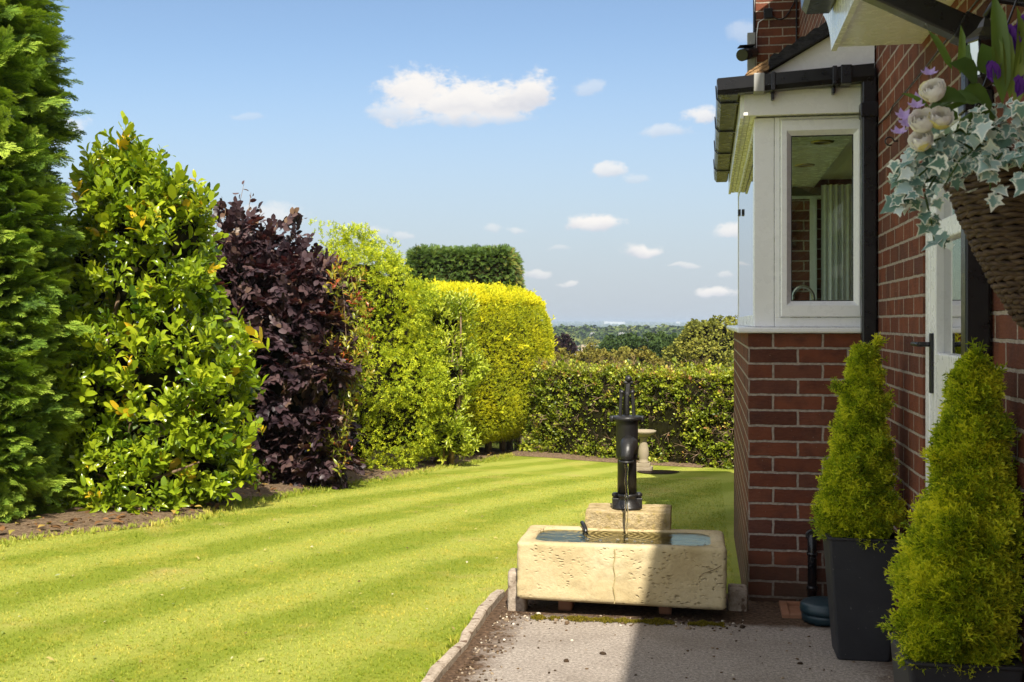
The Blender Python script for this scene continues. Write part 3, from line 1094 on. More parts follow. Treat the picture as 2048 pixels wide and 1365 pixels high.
ye = np.concatenate([rng.uniform(5.0, 18.0, 2600), rng.uniform(3.3, 5.6, 1500)])
xe = np.where(np.arange(4100) < 2600, soil_edge(ye) + rng.normal(0.0, .09, 4100), KX - 0.05 - np.abs(rng.normal(0, .03, 4100)))
P = np.stack([xe, ye, zlawn(xe, ye) + .004], 1)
D = np.stack([rng.normal(0, .4, 4100), rng.normal(0, .4, 4100), np.ones(4100)], 1)
tag(scatter('edge_grass', t5, P, D, rng.normal(size=(4100, 3)), rng.uniform(.022, .048, 4100), MAT['blade']), kind='stuff')
ye = 4.0 + 11 * rng.random(240) ** 1.4
xe = rng.uniform(-4.6, -1.1, 240)
MAT['clip'] = leaf_mat('lawn_bits', [(0.0, (0.10, 0.06, 0.03)), (0.5, (0.42, 0.36, 0.14)), (0.8, (0.12, 0.20, 0.02)), (1.0, (0.55, 0.50, 0.36))], 0.7, 0.1, 0.2)
tag(scatter('lawn_litter', [leaf_tpl(.4, .05, .1)], np.stack([xe, ye, zlawn(xe, ye) + .014], 1), rng.normal(size=(240, 3)) * [1, 1, .2], np.tile([0, 0, 1.], (240, 1)) + rng.normal(0, .3, (240, 3)), rng.uniform(.015, .04, 240), MAT['clip']), kind='stuff')

# ------------------------------------------------------------------ hedges and shrubs on the left
fr_dark = [frond_tpl(7, 0.062, 0.60, 0.26, 0.05, 0.52, random.Random(k), sub=(k % 2 == 0)) for k in range(4)]
fr_thuja = [plume_tpl(6, 0.11, random.Random(10 + k)) for k in range(5)]
tufts = [plume_tpl(4, 0.13, random.Random(20 + k)) for k in range(4)]

# --- tall cypress at the left edge
cb = PX(-166, 645, 9.25)
cb[2] = float(gz(cb[0], cb[1]))
con = tag(empty('cypress_tree', cb), 'tall dark green feathery cypress filling the left edge, rising out of the picture', 'tree')
HC = 7.0


def con_r(z):
    return np.interp(z, [-0.6, 0.3, 1.2, 2.4, 3.4, 4.6, 5.6, 6.4], [0.86, 0.98, 1.06, 1.04, 1.02, 0.80, 0.5, 0.05])


def bough_tpl(seed):
    rs = random.Random(seed)
    t = Tpl()
    t.poly([(-0.012, 0, 0), (0.012, 0, 0), (0.004, 0.9, -0.10), (-0.004, 0.9, -0.10)], [(0, 1, 2, 3)], -0.3)
    for i in range(17):
        y = 0.08 + 0.84 * i / 17
        s = -1 if i % 2 else 1
        a = rs.uniform(0.45, 0.95) * s
        if i > 14:
            a *= 0.3
        sz = (0.46 - 0.24 * y) * rs.uniform(0.85, 1.15)
        t.sub(fr_dark[rs.randrange(4)], (0, y, -0.12 * y * y), (math.sin(a), math.cos(a), rs.uniform(-0.25, 0.1)), (rs.uniform(-.3, .3), 0, 1), sz, rs.uniform(-0.15, 0.18))
    return t


boughs = [bough_tpl(k) for k in range(5)]
NB = 3800
zz = np.concatenate([rng.uniform(-0.62, 6.2, NB - 260), rng.uniform(-0.62, 0.4, 260)])
th = rng.uniform(-math.pi * 0.80, math.pi * 0.32, NB)         # the side that can be seen
tier = 0.06 * np.sin(zz * 9.0 + np.sin(th * 3) * 2.2 + 2.0 * np.sin(zz * 1.7))
rr = con_r(zz) * (0.74 + tier + rng.uniform(-0.14, 0.06, NB))
ct, st = np.cos(th), np.sin(th)
P = np.stack([cb[0] + rr * ct, cb[1] + rr * st, zz + 0.0], 1)
upk = rng.normal(0.34, 0.28, NB)
for k_, (u_, v_) in enumerate(((120, 150), (128, 205), (118, 250), (120, 385), (125, 395), (90, 60), (110, 330), (128, 620), (135, 690), (118, 520))):
    q_ = PX(u_ - 95, v_ + 14, 9.7)
    P[k_] = q_
    zz[k_] = q_[2]
D = np.stack([ct + rng.normal(0, 0.35, NB), st + rng.normal(0, 0.35, NB), upk], 1)
D[:10] = np.array([CY, SY, 0.10]) + rng.normal(0, .12, (10, 3))
scatter('foliage', boughs, P, D, np.stack([0.45 * ct + rng.normal(0, .45, NB), 0.45 * st + rng.normal(0, .45, NB), np.ones(NB)], 1), rng.uniform(0.26, 0.46, NB), MAT['cypress'], con, rnd=np.clip(rng.normal(0.45, 0.2, NB), 0, 1))
core_mesh('shade_core', [((cb[0], cb[1], z), (con_r(z) * 1.0, con_r(z) * 1.0, 0.7)) for z in np.arange(-0.3, 6.2, 0.6)], 0.74, MAT['core'], con)
MB().tube([(cb[0], cb[1], cb[2] - 0.3), (cb[0], cb[1], 3.0), (cb[0] + .05, cb[1], 6.2)], [0.14, 0.09, 0.02], 12).build('trunk', MAT['bark'], con)


# --- laurel with glossy leaves
def shoot_tpl(seed, leaf, k=9, ln=0.55, up=0.55, droopy=0.0):
    rs = random.Random(seed)
    t = Tpl()
    t.poly([(-0.012, -0.6, 0), (0.012, -0.6, 0), (0.008, 0.5, 0), (-0.008, 0.5, 0)], [(0, 1, 2, 3)], -0.4)
    t.poly([(0, -0.6, -0.012), (0, -0.6, 0.012), (0, 0.5, 0.008), (0, 0.5, -0.008)], [(0, 1, 2, 3)], -0.4)
    for i in range(k):
        a = i * 2.4 + rs.uniform(-.3, .3)
        f = i / max(1, k - 1)
        y = -0.50 + 0.97 * f
        out = np.array([math.cos(a), up + 0.6 * f - droopy, math.sin(a)])
        t.sub(leaf, (0.02 * math.cos(a), y, 0.02 * math.sin(a)), out, np.array([0, 1.0, 0]) - 0.3 * out, ln * rs.uniform(0.75, 1.15) * (1.05 - 0.25 * f), rs.uniform(-0.16, 0.16))
    return t


lf = leaf_tpl(0.46, 0.05, 0.12, 0.55, 0.92)
lfs = [lf, leaf_tpl(0.40, 0.12, 0.30, 0.5, 0.9), leaf_tpl(0.50, 0.02, -0.06, 0.6, 0.95)]
sh_laurel = [shoot_tpl(30 + k, lfs[k % 3], 8 + k % 3, 0.52, 0.70 + 0.12 * (k % 3)) for k in range(8)]


def shrub(name, label, cat, ells, k_lobes, lobe_r, n, tpls, size, mat, base, up=0.6, jitter=0.5, depth=0.35, core=0.72, stems=5, group=None, rndm=(0.5, 0.2), extra=None, lit_n=None, hollow=0.0, hf=4.0):
    root = tag(empty(name, base), label, cat, group)
    big = lumpy(ells, k_lobes, *lobe_r)
    P, Nn = blob_sample(big, n, 0.9, depth)
    if hollow:
        hv_ = vnoise(P, hf, 2.0) + 0.5 * vnoise(P, hf * 2.3, 7.0)
        P = P - Nn * (np.clip(-hv_ - 0.05, 0, 0.8) * hollow)[:, None]
    k = P[:, 2] > gz(P[:, 0], P[:, 1]) + 0.03
    P, Nn = P[k], Nn[k]
    M = len(P)
    D = Nn + np.array([0, 0, up]) + rng.normal(0, jitter, (M, 3))
    sz = rng.uniform(size[0], size[1], M)
    r = np.clip(rng.normal(rndm[0], rndm[1], M), 0, 1)
    if extra is not None:
        P2, D2 = extra
        P, D, sz = np.concatenate([P, P2]), np.concatenate([D, D2]), np.concatenate([sz, rng.uniform(size[0], size[1], len(P2))])
        r = np.concatenate([r, rng.random(len(P2))])
        Nn = np.concatenate([Nn, D2])
    nrm = np.stack([rng.normal(0, .6, len(P)), rng.normal(0, .6, len(P)), np.ones(len(P))], 1) if lit_n is None else Nn * lit_n + rng.normal(0, .5, (len(P), 3))
    scatter('foliage', tpls, P, D, nrm, sz, mat, root, rnd=r)
    if core:
        core_mesh('shade_core', ells, core, MAT['core'], root)
    mb = MB()
    for s in range(stems):
        c, rr = ells[rng.integers(0, len(ells))]
        q = Vector(np.array(base) + np.array([rng.normal(0, .12), rng.normal(0, .12), -0.1]))
        e = Vector(c) + Vector((rng.normal(0, .5) * rr[0], rng.normal(0, .5) * rr[1], rr[2] * 0.75))
        mid = (q + e) / 2 + Vector((rng.normal(0, .1), rng.normal(0, .1), .1))
        mb.tube([q, mid, e], [0.035, 0.02, 0.006], 8)
    if stems:
        mb.build('stem', MAT['twig'], root)
    return root


d0 = 10.35
el = [pxell(325, 900, 162, 125, d0), pxell(325, 720, 148, 175, d0), pxell(285, 560, 122, 155, d0), pxell(270, 430, 92, 95, d0, .6), pxell(370, 480, 42, 85, d0, .5), pxell(435, 810, 48, 100, d0 - .2, .5),
      pxell(205, 760, 60, 200, d0 - .1, .6), pxell(265, 985, 135, 55, d0 - .3, .6), pxell(400, 955, 75, 60, d0 - .1, .5), pxell(180, 860, 60, 170, d0 + .3, .7), pxell(175, 560, 45, 130, d0 + .3, .6)]
base = G(310, 1020) + np.array([-0.55, 0.35, 0])
ex_p, ex_d = [], []
for (u, v, n) in ((265, 335, 7), (290, 330, 6), (215, 355, 6), (410, 385, 6), (395, 410, 6), (240, 345, 5), (320, 355, 5), (170, 400, 5), (345, 375, 4), (185, 370, 5), (230, 365, 6), (275, 360, 6), (370, 395, 5), (500, 665, 5), (510, 740, 5), (495, 690, 5), (505, 860, 5)):
    for q in range(n):
        ex_p.append(PX(u + rng.normal(0, 9), v + rng.uniform(-10, 26), d0 - 0.2 + rng.normal(0, .12)))
        ex_d.append((rng.normal(0, .4), rng.normal(0, .4), 1.0))
shrub('laurel_bush', 'tall laurel bush with large glossy bright green leaves beside the dark cypress', 'bush', el, 110, (0.12, 0.28), 6200, sh_laurel, (0.11, 0.29), MAT['laurel'], base, 0.75, 0.45, 0.22, 0.50, 14, hollow=0.38, hf=6.5, extra=(np.array(ex_p), np.array(ex_d)), rndm=(0.5, 0.2))

# --- copper leaved bush
lb = leaf_tpl(0.66, 0.05, 0.10, 0.5, 0.85)


def twig_tpl(seed, leaf, k=11, ln=0.36):
    rs = random.Random(seed)
    t = Tpl()
    t.poly([(-0.01, -0.1, 0), (0.01, -0.1, 0), (0.004, 1, -.08), (-0.004, 1, -.08)], [(0, 1, 2, 3)], 0.1)
    t.poly([(0, -0.1, -0.01), (0, -0.1, 0.01), (0, 1, -.076), (0, 1, -.084)], [(0, 1, 2, 3)], 0.1)
    for i in range(k):
        y = 0.05 + 0.95 * i / (k - 1)
        s = -1 if i % 2 else 1
        a = s * rs.uniform(0.6, 1.1) * (0.3 if i == k - 1 else 1)
        t.sub(leaf, (0, y, -0.08 * y * y), (math.sin(a), math.cos(a), rs.uniform(-.45, .2)), (rs.uniform(-.5, .5), rs.uniform(-.3, .3), 1), ln * rs.uniform(0.75, 1.2), rs.uniform(-.25, .25))
    return t


sh_copper = [twig_tpl(50 + k, lb, 11, 0.40) for k in range(5)]
d0 = 12.9
el = [pxell(575, 740, 104, 190, d0 - .15), pxell(560, 585, 90, 86, d0), pxell(590, 860, 85, 90, d0 - .1), pxell(490, 570, 62, 85, d0, .6), pxell(630, 660, 50, 110, d0, .5), pxell(520, 800, 70, 150, d0 + .1), pxell(530, 900, 70, 70, d0 - .1), pxell(455, 620, 50, 110, d0 + .2, .5)]
ex_p, ex_d = [], []
for (u0, v0, u1, v1, n) in ((455, 470, 488, 412, 9), (468, 460, 500, 420, 7), (490, 470, 520, 445, 8), (540, 470, 600, 440, 12), (570, 480, 610, 455, 8), (430, 460, 450, 420, 5), (470, 470, 530, 430, 16), (440, 480, 480, 440, 12), (590, 500, 620, 480, 8)):
    for q in range(max(2, n // 3)):
        f = 0.6 * rng.random()
        ex_p.append(PX(u0 + (u1 - u0) * f + rng.normal(0, 4), v0 + (v1 - v0) * f + rng.normal(0, 4), d0 - 0.1 + rng.normal(0, .1)))
        ex_d.append((rng.normal(0, .5) + (u1 - u0) * .01, rng.normal(0, .3), .9))
base = G(560, 985) + np.array([-0.4, 0.5, 0])
cop = shrub('purple_beech', 'dark purple leaved beech bush between two bright green bushes', 'bush', el, 70, (0.14, 0.30), 7000, sh_copper, (0.15, 0.24), MAT['copper'], base, -0.15, 0.60, 0.20, 0.60, 8, hollow=0.25, hf=6.0, extra=(np.array(ex_p), np.array(ex_d)))
mb = MB()
tw_p = []
for (u0, v0, u1, v1) in ((450, 470, 488, 368), (480, 470, 502, 385), (540, 500, 606, 438), (470, 480, 522, 424), (430, 480, 452, 415)):
    a, b = PX(u0, v0 + 30, d0), PX(u1, v1, d0 - .1)
    mb.tube([a, (a + b) / 2 + (0.02, 0, -.02), b], [0.007, 0.005, 0.002], 6)
    for f in np.linspace(.35, 1, 9):
        tw_p.append(a + (b - a) * f + rng.normal(0, .012, 3))
mb.build('twig', MAT['twig'], cop)
tw_p = np.array(tw_p)
scatter('tip_leaves', [lb], tw_p, rng.normal(0, .7, tw_p.shape) + [0, 0, .5], rng.normal(size=tw_p.shape), rng.uniform(.05, .085, len(tw_p)), MAT['copper'], cop, rnd=rng.uniform(.5, 1, len(tw_p)))

# --- yellow green thuja hedge behind it
d0 = 14.9
el = [pxell(720, 600, 98, 116, d0), pxell(745, 740, 118, 180, d0), pxell(705, 860, 95, 90, d0 - .2), pxell(780, 830, 85, 120, d0 - .1), pxell(785, 610, 45, 95, d0, .6), pxell(670, 560, 55, 75, d0, .6), pxell(815, 760, 40, 150, d0, .6)]
base = G(740, 950) + np.array([-0.5, 0.4, 0])
ex_p, ex_d = [], []
for q in range(90):
    u = rng.uniform(620, 800)
    ex_p.append(PX(u, np.interp(u, [620, 700, 800], [470, 478, 512]) + rng.uniform(-24, 12), d0 + rng.normal(0, .1)))
    ex_d.append((rng.normal(0.1, .3), rng.normal(0, .3), 1.2))
shrub('thuja_bush', 'feathery yellow green thuja with wispy top behind the purple bush', 'bush', el, 110, (0.14, 0.32), 40000, fr_thuja, (0.065, 0.12), MAT['thuja'], base, -0.05, 0.50, 0.20, 0.66, 4, hollow=0.10, hf=6.5, extra=(np.array(ex_p), np.array(ex_d)), rndm=(0.5, 0.25))

# --- red tipped photinia, thin and leggy
lp = leaf_tpl(0.36, 0.07, 0.1)
sh_ph = [shoot_tpl(70 + k, lp, 7, 0.5) for k in range(4)]
d0 = 12.4
root = tag(empty('photinia_shrub', G(690, 950)), 'thin leggy shrub with red and orange young leaves at the edge of the purple bush', 'shrub')
P, D, Rr = [], [], []
mb = MB()
for (pts) in ([(675, 940), (700, 800), (715, 640), (700, 535)], [(668, 930), (684, 830), (680, 720), (668, 690)], [(680, 945), (662, 905), (660, 880)], [(685, 940), (712, 760), (732, 690), (724, 580)], [(675, 930), (695, 720), (688, 600), (680, 540)]):
    q = [PX(u, v, d0 + rng.normal(0, .08)) for u, v in pts]
    mb.tube(q, np.linspace(0.007, 0.002, len(q)), 6)
    pu = np.array(pts, float)
    for f in np.linspace(0.18, 1, 26):
        x = f * (len(pts) - 1)
        u = np.interp(x, range(len(pts)), pu[:, 0]) + rng.normal(0, 17)
        v = np.interp(x, range(len(pts)), pu[:, 1]) + rng.normal(0, 10)
        P.append(PX(u, v, d0 - 0.05 + rng.normal(0, .1)))
        D.append((rng.normal(0, .6), rng.normal(-.2, .5), 0.9))
        Rr.append(min(1, max(0, rng.normal(0.36 + 0.34 * (f > 0.55) * rng.random() + 0.12, 0.2))))
scatter('foliage', sh_ph, np.array(P), np.array(D), np.tile([0, -.5, 1.0], (len(P), 1)), rng.uniform(0.13, 0.20, len(P)), MAT['photinia'], root, rnd=np.array(Rr))
mb.build('stem', MAT['twig'], root)

# --- second, paler laurel
d0 = 15.6
el = [pxell(890, 770, 58, 140, d0), pxell(885, 645, 48, 55, d0), pxell(895, 870, 48, 52, d0 - .1), pxell(860, 800, 45, 110, d0)]
base = PX(890, 930, 15.6)
base[2] = float(gz(base[0], base[1]))
ex_p, ex_d = [], []
for q in range(40):
    u = rng.uniform(840, 935)
    ex_p.append(PX(u, 600 + rng.uniform(-12, 30) + abs(u - 885) * 0.15, d0 - .2 + rng.normal(0, .1)))
    ex_d.append((rng.normal(0.05, .2), rng.normal(0, .2), 1.0))
shrub('pale_laurel', 'paler upright laurel bush standing against the clipped golden hedge', 'bush', el, 50, (0.10, 0.20), 2600, [shoot_tpl(90 + k, leaf_tpl(0.34, 0.08, 0.1), 8, 0.55, 0.9) for k in range(4)], (0.13, 0.19), MAT['laurel_pale'], base, 1.0, 0.35, 0.18, 0.60, 6, hollow=0.25, hf=7.0, extra=(np.array(ex_p), np.array(ex_d)))


# --- clipped boxes
def box_points(n, half, rot, c, power=6.0, faces=None, rough=0.03, ns=3.0, round_=None):
    """points on a superellipsoid (clipped hedge) with outward normals"""
    half = np.array(half, float)
    s = rng.normal(size=(int(n * 1.6), 3))
    # sample cube faces evenly, then pull to the superellipsoid
    f = rng.integers(0, 3, len(s))
    s = rng.uniform(-1, 1, s.shape)
    area = np.array([half[1] * half[2], half[0] * half[2], half[0] * half[1]])
    f = rng.choice(3, len(s), p=area / area.sum())
    s[np.arange(len(s)), f] = np.sign(rng.normal(size=len(s)))
    r = (np.abs(s) ** power).sum(1) ** (1 / power)
    s = s / r[:, None]
    nrm = np.sign(s) * np.abs(s) ** (power - 1) / half
    nrm /= np.linalg.norm(nrm, axis=1, keepdims=True)
    p = s * half
    ca, sa = math.cos(rot), math.sin(rot)
    Rm = np.array([[ca, -sa, 0], [sa, ca, 0], [0, 0, 1]])
    p = p @ Rm.T + np.array(c)
    nrm = nrm @ Rm.T
    p = p + nrm * (rough * vnoise(p, ns))[:, None]
    return p[:n], nrm[:n]


def hull(name, half, rot, c, power, shrink, mat, parent):
    mb = MB()
    mb.ball((0, 0, 0), 1.0, 40)
    v = np.array(mb.v)
    r = (np.abs(v) ** power).sum(1) ** (1 / power)
    v = v / r[:, None] * np.array(half) * shrink
    ca, sa = math.cos(rot), math.sin(rot)
    v = v @ np.array([[ca, -sa, 0], [sa, ca, 0], [0, 0, 1]]).T + np.array(c)
    mb.v = [tuple(q) for q in v]
    return mb.build(name, mat, parent)


HROT = -math.atan(0.24)           # the hedge line runs a little to the right with distance
gc = PX(930, 735, 18.3)
gh = (1.0, 2.0, 1.19)
gold = tag(empty('golden_hedge', (gc[0], gc[1], float(gz(gc[0], gc[1])))), 'clipped bright golden yellow conifer hedge with rounded end on bare trunks', 'hedge')
P, Nn = box_points(75000, gh, HROT, gc, 3.8, rough=0.05, ns=2.4)
keep = (Nn[:, 0] > -0.6) & (Nn[:, 1] < 0.85)
P, Nn = P[keep], Nn[keep]
M = len(P)
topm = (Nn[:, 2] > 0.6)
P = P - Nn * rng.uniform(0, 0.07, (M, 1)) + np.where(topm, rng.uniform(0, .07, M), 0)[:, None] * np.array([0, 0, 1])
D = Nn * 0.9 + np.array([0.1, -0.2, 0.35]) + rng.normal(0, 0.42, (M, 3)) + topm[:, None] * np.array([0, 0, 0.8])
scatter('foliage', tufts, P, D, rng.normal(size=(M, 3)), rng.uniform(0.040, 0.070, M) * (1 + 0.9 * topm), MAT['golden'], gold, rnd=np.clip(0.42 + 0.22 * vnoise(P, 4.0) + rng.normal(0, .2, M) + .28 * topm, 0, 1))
k = rng.choice(np.where(Nn[:, 2] > -.2)[0], 130)
scatter('stray_shoots', tufts, P[k] + Nn[k] * .04, Nn[k] + np.array([0, 0, 1.2]) + rng.normal(0, .4, (130, 3)), rng.normal(size=(130, 3)), rng.uniform(.12, .22, 130), MAT['golden'], gold)
hull('shade_core', gh, HROT, gc, 3.8, 0.93, MAT['core'], gold)
for k in range(7):
    f = -1.0 + 0.3 * k
    lx, ly = 0.42 + 0.1 * math.sin(k * 5.0), f * 1.75
    x = gc[0] + lx * math.cos(HROT) - ly * math.sin(HROT)
    y = gc[1] + lx * math.sin(HROT) + ly * math.cos(HROT)
    z0 = float(gz(x, y))
    MB().tube([(x, y, z0 - 0.1), (x + 0.03 * math.sin(k), y, z0 + 0.4), (x, y, z0 + 0.9)], [0.06, 0.05, 0.045], 10).build('trunk', MAT['bark'], gold)

dc = PX(930, 600, 22.5)
dh = (1.04, 1.0, 1.85)
dk = tag(empty('clipped_hedge', (dc[0], dc[1], float(gz(dc[0], dc[1])))), 'tall flat topped dark green clipped hedge rising behind the golden hedge', 'hedge')
P, Nn = box_points(24000, dh, YAW * 0.7, (dc[0], dc[1], 2.74 - dh[2]), 12.0, rough=0.05, ns=2.0)
keep = (Nn[:, 1] < 0.5)
P, Nn = P[keep], Nn[keep]
M = len(P)
P = P - Nn * rng.uniform(0, 0.12, (M, 1))
D = Nn * 0.8 + rng.normal(0, 0.45, (M, 3)) + np.array([0, 0, -0.15])
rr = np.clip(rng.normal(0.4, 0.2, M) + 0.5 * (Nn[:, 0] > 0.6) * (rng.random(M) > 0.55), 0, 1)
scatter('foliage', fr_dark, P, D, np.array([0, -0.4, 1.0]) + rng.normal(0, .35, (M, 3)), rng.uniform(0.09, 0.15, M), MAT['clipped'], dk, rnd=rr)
hull('shade_core', dh, YAW * 0.7, (dc[0], dc[1], 2.74 - dh[2]), 12.0, 0.95, MAT['core'], dk)

# --- back hedge
h0, h1 = np.array([-3.1, 18.15]), np.array([4.2, 12.95])
hv = (h1 - h0)
hl = np.linalg.norm(hv)
hrot = math.atan2(hv[1], hv[0])
hn = np.array([hv[1], -hv[0]]) / hl           # towards the camera
hc2 = (h0 + h1) / 2 - hn * 0.45
zb, zt = -0.95, 0.66
hcen = np.array([hc2[0], hc2[1], (zb + zt) / 2])
hhalf = (hl / 2, 0.45, (zt - zb) / 2)
bh = tag(empty('garden_hedge', (hc2[0], hc2[1], float(gz(hc2[0], hc2[1])))), 'low flat topped mixed leaf hedge across the far end of the lawn', 'hedge')
small = leaf_tpl(0.6, 0.1, 0.1, 0.5, 0.9)
sh_priv = [shoot_tpl(110 + k, small, 7, 0.55, 0.5) for k in range(4)]
P, Nn = box_points(34000, hhalf, hrot, hcen, 14.0, rough=0.07, ns=2.6)
keep = (Nn @ np.array([hn[0], hn[1], 0]) > 0.4) | (Nn[:, 2] > 0.4)
P, Nn = P[keep], Nn[keep]
M = len(P)
gap = vnoise(P, 5.0, 3.0) + 0.6 * vnoise(P, 11.0)
keep = (gap > -0.95) | (Nn[:, 2] > .5)
P, Nn = P[keep], Nn[keep]
M = len(P)
P = P - Nn * rng.uniform(0, 0.16, (M, 1))
top = np.clip((P[:, 2] - 0.35) / 0.3, 0, 1)
D = Nn * 0.6 + np.array([0, 0, 0.5]) + rng.normal(0, 0.6, (M, 3))
scatter('foliage', sh_priv, P, D, rng.normal(size=(M, 3)) * .6 + Nn, rng.uniform(0.065, 0.115, M), MAT['privet'], bh, rnd=np.clip(rng.normal(0.45, 0.24, M) + 0.2 * top, 0, 1))
k = rng.choice(np.where(Nn[:, 2] > .6)[0], 170)
scatter('stray_shoots', sh_priv, P[k] + [0, 0, .06], rng.normal(0, .4, (170, 3)) + [0, 0, 1.2], rng.normal(size=(170, 3)), rng.uniform(.10, .20, 170), MAT['privet'], bh)
hull('shade_core', hhalf, hrot, hcen, 14.0, 0.9, MAT['core'], bh)
tw = Tpl()
needle(tw, (0, 0, 0), (0.1, 1, 0), 0.045)
needle(tw, (0.03, 0.4, 0), (0.4, 0.8, .1), 0.03)
needle(tw, (0.06, 0.6, 0), (-0.2, 1.0, -.1), 0.03)
k = rng.choice(M, 4200)
scatter('twig', [tw], P[k] - Nn[k] * .01, rng.normal(size=(4200, 3)) + [0, 0, .4], Nn[k], rng.uniform(0.12, 0.28, 4200), MAT['twig'], bh)

# --- low growth and litter on the border
lit = leaf_tpl(0.5, 0.05, 0.2)
P = []
for q in range(420):
    u = rng.uniform(-60, 1180)
    f = np.interp(u, [c[0] for c in ctrl], [c[2] for c in ctrl])
    p = G(u, f - rng.uniform(2, 45) * (f - 645) / 420)
    p[2] = float(zlawn(p[0], p[1])) + 0.055 + rng.uniform(0, .02)
    P.append(p)
P = np.array(P)
D = np.stack([rng.normal(size=len(P)), rng.normal(size=len(P)), rng.normal(0, .15, len(P))], 1)
MAT['litter'] = leaf_mat('fallen_leaf', [(0.0, (0.10, 0.05, 0.02)), (0.6, (0.26, 0.13, 0.05)), (0.85, (0.36, 0.26, 0.06)), (1.0, (0.14, 0.20, 0.03))], 0.6, 0.1, 0.3)
tag(scatter('fallen_leaves', [lit], P, D, np.tile([0, 0, 1.0], (len(P), 1)) + rng.normal(0, .3, (len(P), 3)), rng.uniform(0.04, 0.09, len(P)), MAT['litter']), kind='stuff')
P = []
for (u, v) in ((500, 985), (540, 975), (520, 968), (580, 965), (610, 958), (475, 985), (550, 960), (980, 890), (1000, 880), (1060, 870), (660, 955), (700, 945)):
    for q in range(9):
        p = G(u + rng.normal(0, 16), v + rng.normal(0, 4))
        p[2] += 0.05 + rng.uniform(0, .22)
        P.append(p)
P = np.array(P)
tag(scatter('ground_ivy', [shoot_tpl(130 + k, small, 6, 0.5, 0.3) for k in range(3)], P, rng.normal(0, .5, (len(P), 3)) + [0, 0, 1], rng.normal(size=(len(P), 3)), rng.uniform(.09, .15, len(P)), MAT['clipped']), kind='stuff')

# ------------------------------------------------------------------ patio edging, trough, pump
mb = MB()
ys = np.linspace(0.5, 5.56, 40)
prof = []
for q, y in enumerate(ys):
    w = 0.006 * math.sin(y * 7) + 0.004 * rng.normal()
    hgt = 0.035 + 0.006 * math.sin(y * 5 + 1) + 0.003 * rng.normal()
    prof.append([(KX - 0.035 + w, y, -0.3), (KX + 0.010 + w * .5, y, -0.3), (KX + 0.010 + w * .5, y, hgt - 0.006), (KX + 0.004 + w * .5, y, hgt), (KX - 0.030 + w, y, hgt), (KX - 0.035 + w, y, hgt - 0.006)])
vs = [p for r in prof for p in r]
fs = [(i * 6 + k, (i + 1) * 6 + k, (i + 1) * 6 + (k + 1) % 6, i * 6 + (k + 1) % 6) for i in range(len(prof) - 1) for k in range(6)]
fs += [tuple(range(6)), tuple((len(prof) - 1) * 6 + k for k in range(6))[::-1]]
mb.add(vs, fs)
tag(mb.build('edging_board', MAT['edging']), 'thin pitted concrete edging board between the lawn and the patio', 'edging')

TROT = YAW + R(-2.0) * -1.0
tl, tr_ = PX(1033, 1200, 5.27), PX(1453, 1225, 5.13)
tcx, tcy = (tl[0] + tr_[0]) / 2, (tl[1] + tr_[1]) / 2
trot = math.atan2(tr_[1] - tl[1], tr_[0] - tl[0])
TW = math.hypot(tr_[0] - tl[0], tr_[1] - tl[1])
TD = 0.47
TZ0, TZ1 = 0.065, 0.335


def TL(x, y, z=0.0):
    """trough axes (x across from the centre, y back from the front face) to world"""
    c, s = math.cos(trot), math.sin(trot)
    return (tcx + x * c - y * s, tcy + x * s + y * c, z)


def rrect(hx, hy, r, cy, per_side=(44, 20), per_c=8):
    """rounded rectangle, the same count of points for any size"""
    pts = []
    cs = [(hx - r, -hy + r, -90), (hx - r, hy - r, 0), (-hx + r, hy - r, 90), (-hx + r, -hy + r, 180)]
    corners = []
    for (x, y, a0) in cs:
        corners.append([(x + r * math.cos(R(a0 + 90 * k / per_c)), y + r * math.sin(R(a0 + 90 * k / per_c))) for k in range(per_c + 1)])
    for i in range(4):
        pts += corners[i]
        a, b = corners[i][-1], corners[(i + 1) % 4][0]
        n = per_side[1] if i in (0, 2) else per_side[0]
        if i % 2 == 1:
            n = per_side[0]
        else:
            n = per_side[1]
        for k in range(1, n):
            f = k / n
            pts.append((a[0] + (b[0] - a[0]) * f, a[1] + (b[1] - a[1]) * f))
    return [(x, y + cy) for x, y in pts]


loops = []
hx, hy = TW / 2, TD / 2
for k in range(22):
    f = k / 21
    z = TZ0 + 0.012 + (TZ1 - TZ0 - 0.024) * f
    loops.append((rrect(hx, hy, 0.022, hy), z, 1))
loops.insert(0, (rrect(hx - 0.012, hy - 0.012, 0.02, hy), TZ0, 0))
loops.append((rrect(hx - 0.004, hy - 0.004, 0.022, hy), TZ1 - 0.004, .6))
loops.append((rrect(hx - 0.013, hy - 0.013, 0.022, hy), TZ1, .5))
loops.append((rrect(hx - 0.060, hy - 0.055, 0.085, hy), TZ1 - 0.001, .4))
loops.append((rrect(hx - 0.068, hy - 0.063, 0.080, hy), TZ1 - 0.012, .3))
loops.append((rrect(hx - 0.085, hy - 0.080, 0.070, hy), TZ1 - 0.15, 0))
mb = MB()
n = len(loops[0][0])
vs = []
for pts, z, amp in loops:
    for q, (x, y) in enumerate(pts):
        w = Vector(TL(x, y, z))
        d = Vector((x, y - hy, 0)).normalized()
        k = (mnoise.noise(w * 9.0) * 0.006 + mnoise.noise(w * 28.0) * 0.0045) * amp
        dw = Vector((d.x * math.cos(trot) - d.y * math.sin(trot), d.x * math.sin(trot) + d.y * math.cos(trot), 0))
        w += dw * k
        w.z += mnoise.noise(w * 6.0 + Vector((5, 0, 0))) * 0.005 * amp
        w.z += -0.010 * (x / hx) * (1 if z < 0.2 else 0.15)
        vs.append(w)
fs = []
for i in range(len(loops) - 1):
    for q in range(n):
        fs.append((i * n + q, i * n + (q + 1) % n, (i + 1) * n + (q + 1) % n, (i + 1) * n + q))
fs.append(tuple(range(n))[::-1])
fs.append(tuple((len(loops) - 1) * n + q for q in range(n)))
